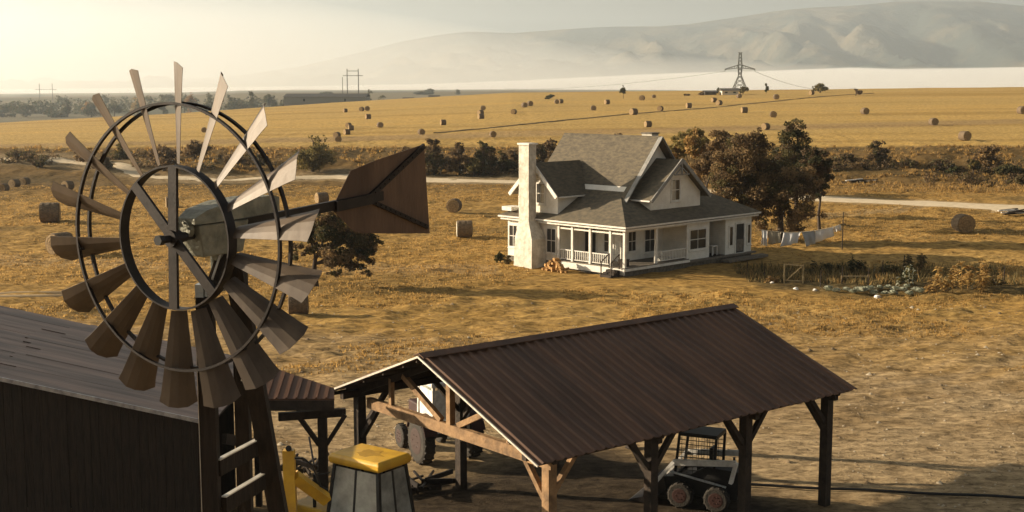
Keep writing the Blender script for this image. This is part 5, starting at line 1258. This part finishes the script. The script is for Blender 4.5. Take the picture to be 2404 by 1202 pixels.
# ================================================================ garden, gate, clothesline
gt_ = on_ground(1862, 668); gate = thing('garden_gate', 'leaning pale wooden garden gate frame with one diagonal brace', 'gate', gt_, R(-8))
for x in (-.58, .58): MB().box(x-.035, x+.035, -.035, .035, -.3, 1.12).build('post', M['paletimber'], gate)
MB().beam((-.62, 0, 1.14), (.62, 0, 1.06), .07, .06).build('top_rail', M['paletimber'], gate)
MB().beam((-.45, 0, .12), (.5, 0, 1.02), .05, .07, (0, 1, 0)).build('brace', M['paletimber'], gate)
MB().beam((-.6, 0, .14), (.6, 0, .10), .05, .05).build('bottom_rail', M['paletimber'], gate)
FP = [(1752, 652, 'left end post of the garden fence, near the farmhouse corner'), (1793, 656, 'thin garden fence post between the farmhouse and the gate'), (1925, 672, 'thin garden fence post first right of the gate'), (1975, 668, 'thin garden fence post left of the low garden rail'),
      (2037, 668, 'thin garden fence post at the right end of the low garden rail'), (2070, 652, 'taller garden fence post behind the cabbages'), (2120, 640, 'garden fence post behind the green vine'), (2355, 668, 'garden fence post at the far right corner beside the dry cornstalk')]
for px, py, lb in FP:
    p = on_ground(px, py); mb = MB(); mb.cyl((0, 0, -.3), (.03, 0, 1.05), .035, .028, 7); mb.cyl((0.03, 0, 1.05), (.03, 0, 1.08), .03, .012, 7); o = mb.build('fence_post', M['oldshadetimber']); o.location = p
    tag(o, lb, 'fence post', 'thin posts of the garden fence')
p, q_ = on_ground(1975, 660), on_ground(2037, 662); mb = MB(); mb.beam(p+Vector((0, 0, .45)), q_+Vector((0, 0, .4)), .05, .06); mb.beam(p+Vector((0, 0, -.2)), p+Vector((0, 0, .5)), .05, .05); mb.beam(q_+Vector((0, 0, -.2)), q_+Vector((0, 0, .5)), .05, .05)
tag(mb.build('low_rail', M['paletimber']), 'low pale wooden rail between two thin posts in the vegetable garden', 'rail')
# cabbages
CB = [(1985, 684), (2000, 690), (2012, 682), (2025, 690), (2042, 683), (2052, 691), (2062, 682), (2078, 690), (2085, 681), (2094, 693), (2102, 684), (2118, 688), (2128, 680), (2134, 692), (2148, 684), (2158, 690), (1945, 684), (1962, 688)]
def cabbage(seed):
    rs = np.random.RandomState(seed); V = []; F = []; n = 0
    for k in range(26):
        a = rs.uniform(0, 6.28); el = rs.uniform(.1, 1.35); L_ = .27*(1-.35*el/1.4); w_ = L_*.42; d = np.array([math.cos(a)*math.cos(el), math.sin(a)*math.cos(el), math.sin(el)]); s_ = np.array([-math.sin(a), math.cos(a), 0]); u_ = np.cross(d, s_)
        for (t, ww, up) in ((.15, .3, 0), (.6, 1, .05), (1, .75, -.03)):
            for q in (-1, 0, 1): V.append(d*L_*t+s_*w_*ww*q+np.array([0, 0, .05])+(-u_)*up*(1-abs(q)*.6)*L_*2)
        for r_ in range(2):
            for q in range(2): F.append((n+r_*3+q, n+r_*3+q+1, n+r_*3+q+4, n+r_*3+q+3))
        n += 9
    return np.array(V), np.array(F)
V, F = cabbage(1); c0 = np_mesh('cabbage', V, F, M['cab'], smooth=True); rr = random.Random(8)
for k, (px, py) in enumerate(CB):
    o = c0 if k == 0 else c0.copy()
    if k: C.objects.link(o)
    o.location = on_ground(px, py)-Vector((0, 0, .02)); s_ = rr.uniform(1.15, 1.75); o.scale = (s_, s_, s_); o.rotation_euler = (0, 0, rr.uniform(0, 6))
    tag(o, 'pale green cabbage in the front row of the vegetable garden', 'cabbage', 'cabbages of the garden front row')
for px, py, r_, lb in ((1868, 679, .16, 'small white stone left of the cabbages below the gate'), (1912, 678, .15, 'pale stone midway between the gate and the cabbages'), (2060, 695, .2, 'bright white stone in front of the cabbage row'), (1812, 668, .12, 'small pale stone left of the gate')):
    mb = MB(); mb.ball((0, 0, 0), r_, 9, 6, .6, .2, int(px)); o = mb.build('stone', M['machwhite']); o.location = on_ground(px, py)+Vector((0, 0, r_*.3)); tag(o, lb, 'stone', 'pale stones at the garden edge')
# garden plants
def stalks(kind, px, py, wpx, hpx, label, mats, seed, n, leaf, group, depth=1.2, cat='plant'):
    p = on_ground(px, py); s_ = p.y/FPX; W_, H_ = wpx*s_, hpx*s_; t = thing(kind, label, cat, p, 0, group); rs = np.random.RandomState(seed); rr = random.Random(seed); mb = MB(); V = []
    k = max(3, int(W_*5)); 
    for i in range(k):
        x, y = rr.uniform(-.5, .5)*W_, rr.uniform(-.5, .5)*depth; h_ = H_*(rr.uniform(.55, 1))*(1-.55*abs(2*x/max(W_, .1))**2); lx, ly = rr.uniform(-.12, .12), rr.uniform(-.12, .12)
        mb.cyl((x, y, -.1), (x+lx, y+ly, h_), .018, .008, 4)
        for j in range(n):
            z = h_*rr.uniform(.12, 1.02); a = rr.uniform(0, 6.28); L_ = leaf*rr.uniform(.5, 1.2); c_ = np.array([x+lx*z/h_, y+ly*z/h_, z]); d = np.array([math.cos(a), math.sin(a), rr.uniform(-.2, .9)]); d /= np.linalg.norm(d); e_ = np.cross(d, [0, 0, 1.]); e_ /= np.linalg.norm(e_)+1e-6
            V += [c_, c_+d*L_*.5+e_*L_*.17, c_+d*L_+np.array([0, 0, -.35*L_]), c_+d*L_*.5-e_*L_*.17]
    mb.build('stem', mats[-1], t); np_mesh('leaves', np.array(V), np.arange(len(V)).reshape(-1, 4), mats, rs.randint(0, len(mats), len(V)//4), t); return t
GP = 'plants of the vegetable garden'
stalks('corn_clump', 2245, 684, 92, 80, 'tall golden dry corn clump, the brightest plant of the garden', [M['gold'], M['gold'], M['gold2']], 1, 40, .45, GP, 2.2)
stalks('corn_clump', 2298, 680, 50, 74, 'golden dry corn clump right behind the brightest clump', [M['gold'], M['gold2']], 2, 36, .42, GP, 1.6)
stalks('corn_clump', 2200, 688, 44, 46, 'shorter tan dry corn clump in front of the brightest clump', [M['gold2'], M['gold'], M['brown']], 3, 30, .36, GP, 1.2)
stalks('corn_stalk', 2347, 662, 12, 50, 'single dry cornstalk at the right end of the garden', [M['gold2']], 4, 16, .34, GP, .4)
stalks('vine_plant', 2128, 672, 44, 48, 'yellow green climbing vine left of the golden corn', [M['olive'], M['green'], M['cab']], 5, 60, .34, GP, .8)
stalks('weed_clump', 2085, 650, 60, 40, 'dark green leafy clump behind the cabbages', [M['green'], M['olive2']], 6, 50, .34, GP, 1.2)
stalks('weed_clump', 2005, 640, 70, 38, 'dull shaded weeds behind the low garden rail', [M['olive2'], M['green2']], 7, 45, .36, GP, 1.6)
stalks('weed_clump', 2150, 640, 60, 44, 'dull tall weeds behind the yellow green vine', [M['olive2'], M['brown']], 8, 45, .38, GP, 1.4)
stalks('weed_clump', 1800, 664, 40, 24, 'tan dry weeds between the farmhouse steps and the gate', [M['gold2'], M['brown']], 9, 40, .28, GP, .8)
stalks('weed_clump', 1925, 640, 60, 28, 'low dark weeds right behind the gate', [M['olive2'], M['green2']], 10, 40, .34, GP, 1.2)
stalks('weed_clump', 2330, 672, 40, 34, 'low brown weeds between the golden corn and the single cornstalk', [M['brown'], M['olive2']], 12, 40, .34, GP, 1.0)
# clothesline
cp_ = on_ground(1976, 588); Yc = cp_.y; lp = at(1787, 540, y=Yc+1.5); tp_ = at(1976, 528, y=Yc)
po = thing('clothesline_pole', 'thin pole holding the right end of the clothesline', 'pole', cp_, 0)
MB().cyl((0, 0, -.3), (.02, 0, at(1976, 500, y=Yc).z-cp_.z), .045, .035, 8).build('pole', M['oldshadetimber'], po); MB().beam((-.3, 0, tp_.z-cp_.z), (.25, 0, tp_.z-cp_.z+.02), .05, .05).build('cross_arm', M['oldshadetimber'], po)
def lpt(t): q_ = lp.lerp(tp_, t); q_.z -= .38*4*t*(1-t); return q_
mb = MB(); mb.tube([lpt(k/20) for k in range(21)], .014, 5); tag(mb.build('clothesline', M['farwhite']), 'clothesline strung between the house corner and the thin pole', 'clothesline')
for (t0, t1, drop, m_, lb, sw, name) in ((.005, .075, 1.22, 'sheetcloth', 'narrow white towel at the left end of the clothesline', .0, 'towel'), (.085, .245, 1.12, 'tancloth', 'cream bed sheet hanging second from the left', .06, 'bed_sheet'),
        (.28, .49, 1.15, 'sheetcloth', 'wide white bed sheet in the middle of the clothesline', -.22, 'bed_sheet'), (.505, .66, 1.15, 'bluecloth', 'blue grey sheet blown to the right of the wide white one', .42, 'bed_sheet'),
        (.67, .895, .95, 'sheetcloth', 'white sheet lifted by the wind near the clothesline pole', .10, 'bed_sheet'), (.905, .99, .45, 'sheetcloth', 'small white cloth beside the clothesline pole', .05, 'cloth')):
    nx_, nz_ = 14, 10; V = []; F = []
    for sd in (0, 1):
        for j in range(nz_):
            for i in range(nx_):
                t = t0+(t1-t0)*i/(nx_-1); b = lpt(t); q = j/(nz_-1); dz = drop*(1-.25*(t-t0)/(t1-t0) if name == 'bed_sheet' else 1)
                V.append((b.x+sw*q+.04*math.sin(i*1.3+j*.4)*q, b.y+.10*math.sin(i*.9+sw*9)*q+.2*q*q+sd*.006, b.z-dz*q-.005))
    K = nx_*nz_
    for sd in (0, 1):
        for j in range(nz_-1):
            for i in range(nx_-1): a = sd*K+j*nx_+i; F.append((a, a+1, a+1+nx_, a+nx_))
    for i in range(nx_-1): F.append((i, i+1, K+i+1, K+i)); a = (nz_-1)*nx_+i; F.append((a, a+1, K+a+1, K+a))
    for j in range(nz_-1): a = j*nx_; F.append((a, a+nx_, K+a+nx_, K+a)); a += nx_-1; F.append((a, a+nx_, K+a+nx_, K+a))
    o = np_mesh(name, np.array(V), np.array(F), M[m_], smooth=True); tag(o, lb, 'laundry', 'laundry on the clothesline')
# heaps of planks beyond the road
def plankheap(px, py, wpx, label, seed, n):
    p = on_ground(px, py); W_ = wpx*p.y/FPX; t = thing('plank_heap', label, 'plank heap', p, R(8)); rr = random.Random(seed)
    for k in range(n):
        x, y = rr.uniform(-.5, .5)*W_, rr.uniform(-.5, .5)*.9; a = rr.uniform(-.35, .35); L_ = W_*rr.uniform(.2, .42); z = rr.uniform(.08, .5)
        MB().beam((x-L_*math.cos(a), y-L_*math.sin(a), z+rr.uniform(-.12, .05)), (x+L_*math.cos(a), y+L_*math.sin(a), z+rr.uniform(-.05, .15)), .22, .1).build('plank', M['machwhite'] if k % 3 == 0 else M['oldshadetimber'], t)
plankheap(2026, 430, 62, 'low heap of pale and dark planks on the bank above the road', 1, 12)
plankheap(2392, 508, 70, 'heap of dark and white planks at the right edge below the road', 2, 12)
# pipe on the yard ground and scraps under the canopy
mb = MB(); a_, b_ = on_ground(1700, 1141), on_ground(2404, 1176); d = b_-a_; mb.tube([a_+d*(k/16)*1.3+Vector((0, .05*math.sin(k*1.3), .06)) for k in range(17)], .045, 8); tag(mb.build('strand', M['black']), 'long thin dark pipe lying across the dirt yard behind the shed posts', 'strand')  # thin dark line of unsettled kind, modelled as a tube
for (px, py, lb, sd) in ((705, 1110, 'tangled dark scrap iron heap at the foot of the forked canopy post', 3), (1000, 1150, 'dark scrap heap on the shaded ground right of the yellow cab', 4)):
    p = on_ground(px, py); t = thing('scrap_heap', lb, 'scrap heap', p, 0); rr = random.Random(sd)
    for k in range(12):
        a = rr.uniform(0, 3.1); L_ = rr.uniform(.3, .9); x, y, z = rr.uniform(-.8, .8), rr.uniform(-.5, .5), rr.uniform(.05, .4)
        MB().beam((x-L_*math.cos(a), y-L_*math.sin(a), z), (x+L_*math.cos(a), y+L_*math.sin(a), z+rr.uniform(-.1, .5)), .06, rr.choice((.06, .15))).build('bar', M['iron'] if k % 2 else M['oldshadetimber'], t)

# rank grass over the shaded garden beds
def reg_gard(rs, n):
    x = rs.uniform(15, 33, n); y = 81.5+rs.rand(n)*8-.12*(x-24); return x, y
M['rank'] = leafmat('rank_grass', (.24, .18, .075), .3); M['rank2'] = leafmat('dark_weeds', (.085, .075, .035), .3)  # second tone is a darker weed colour, mixed in at random
tussocks('tall_grass', 900, reg_gard, .12, .6, [M['rank'], M['rank2'], M['rank'], M['gold2']], 31, 7, .04)
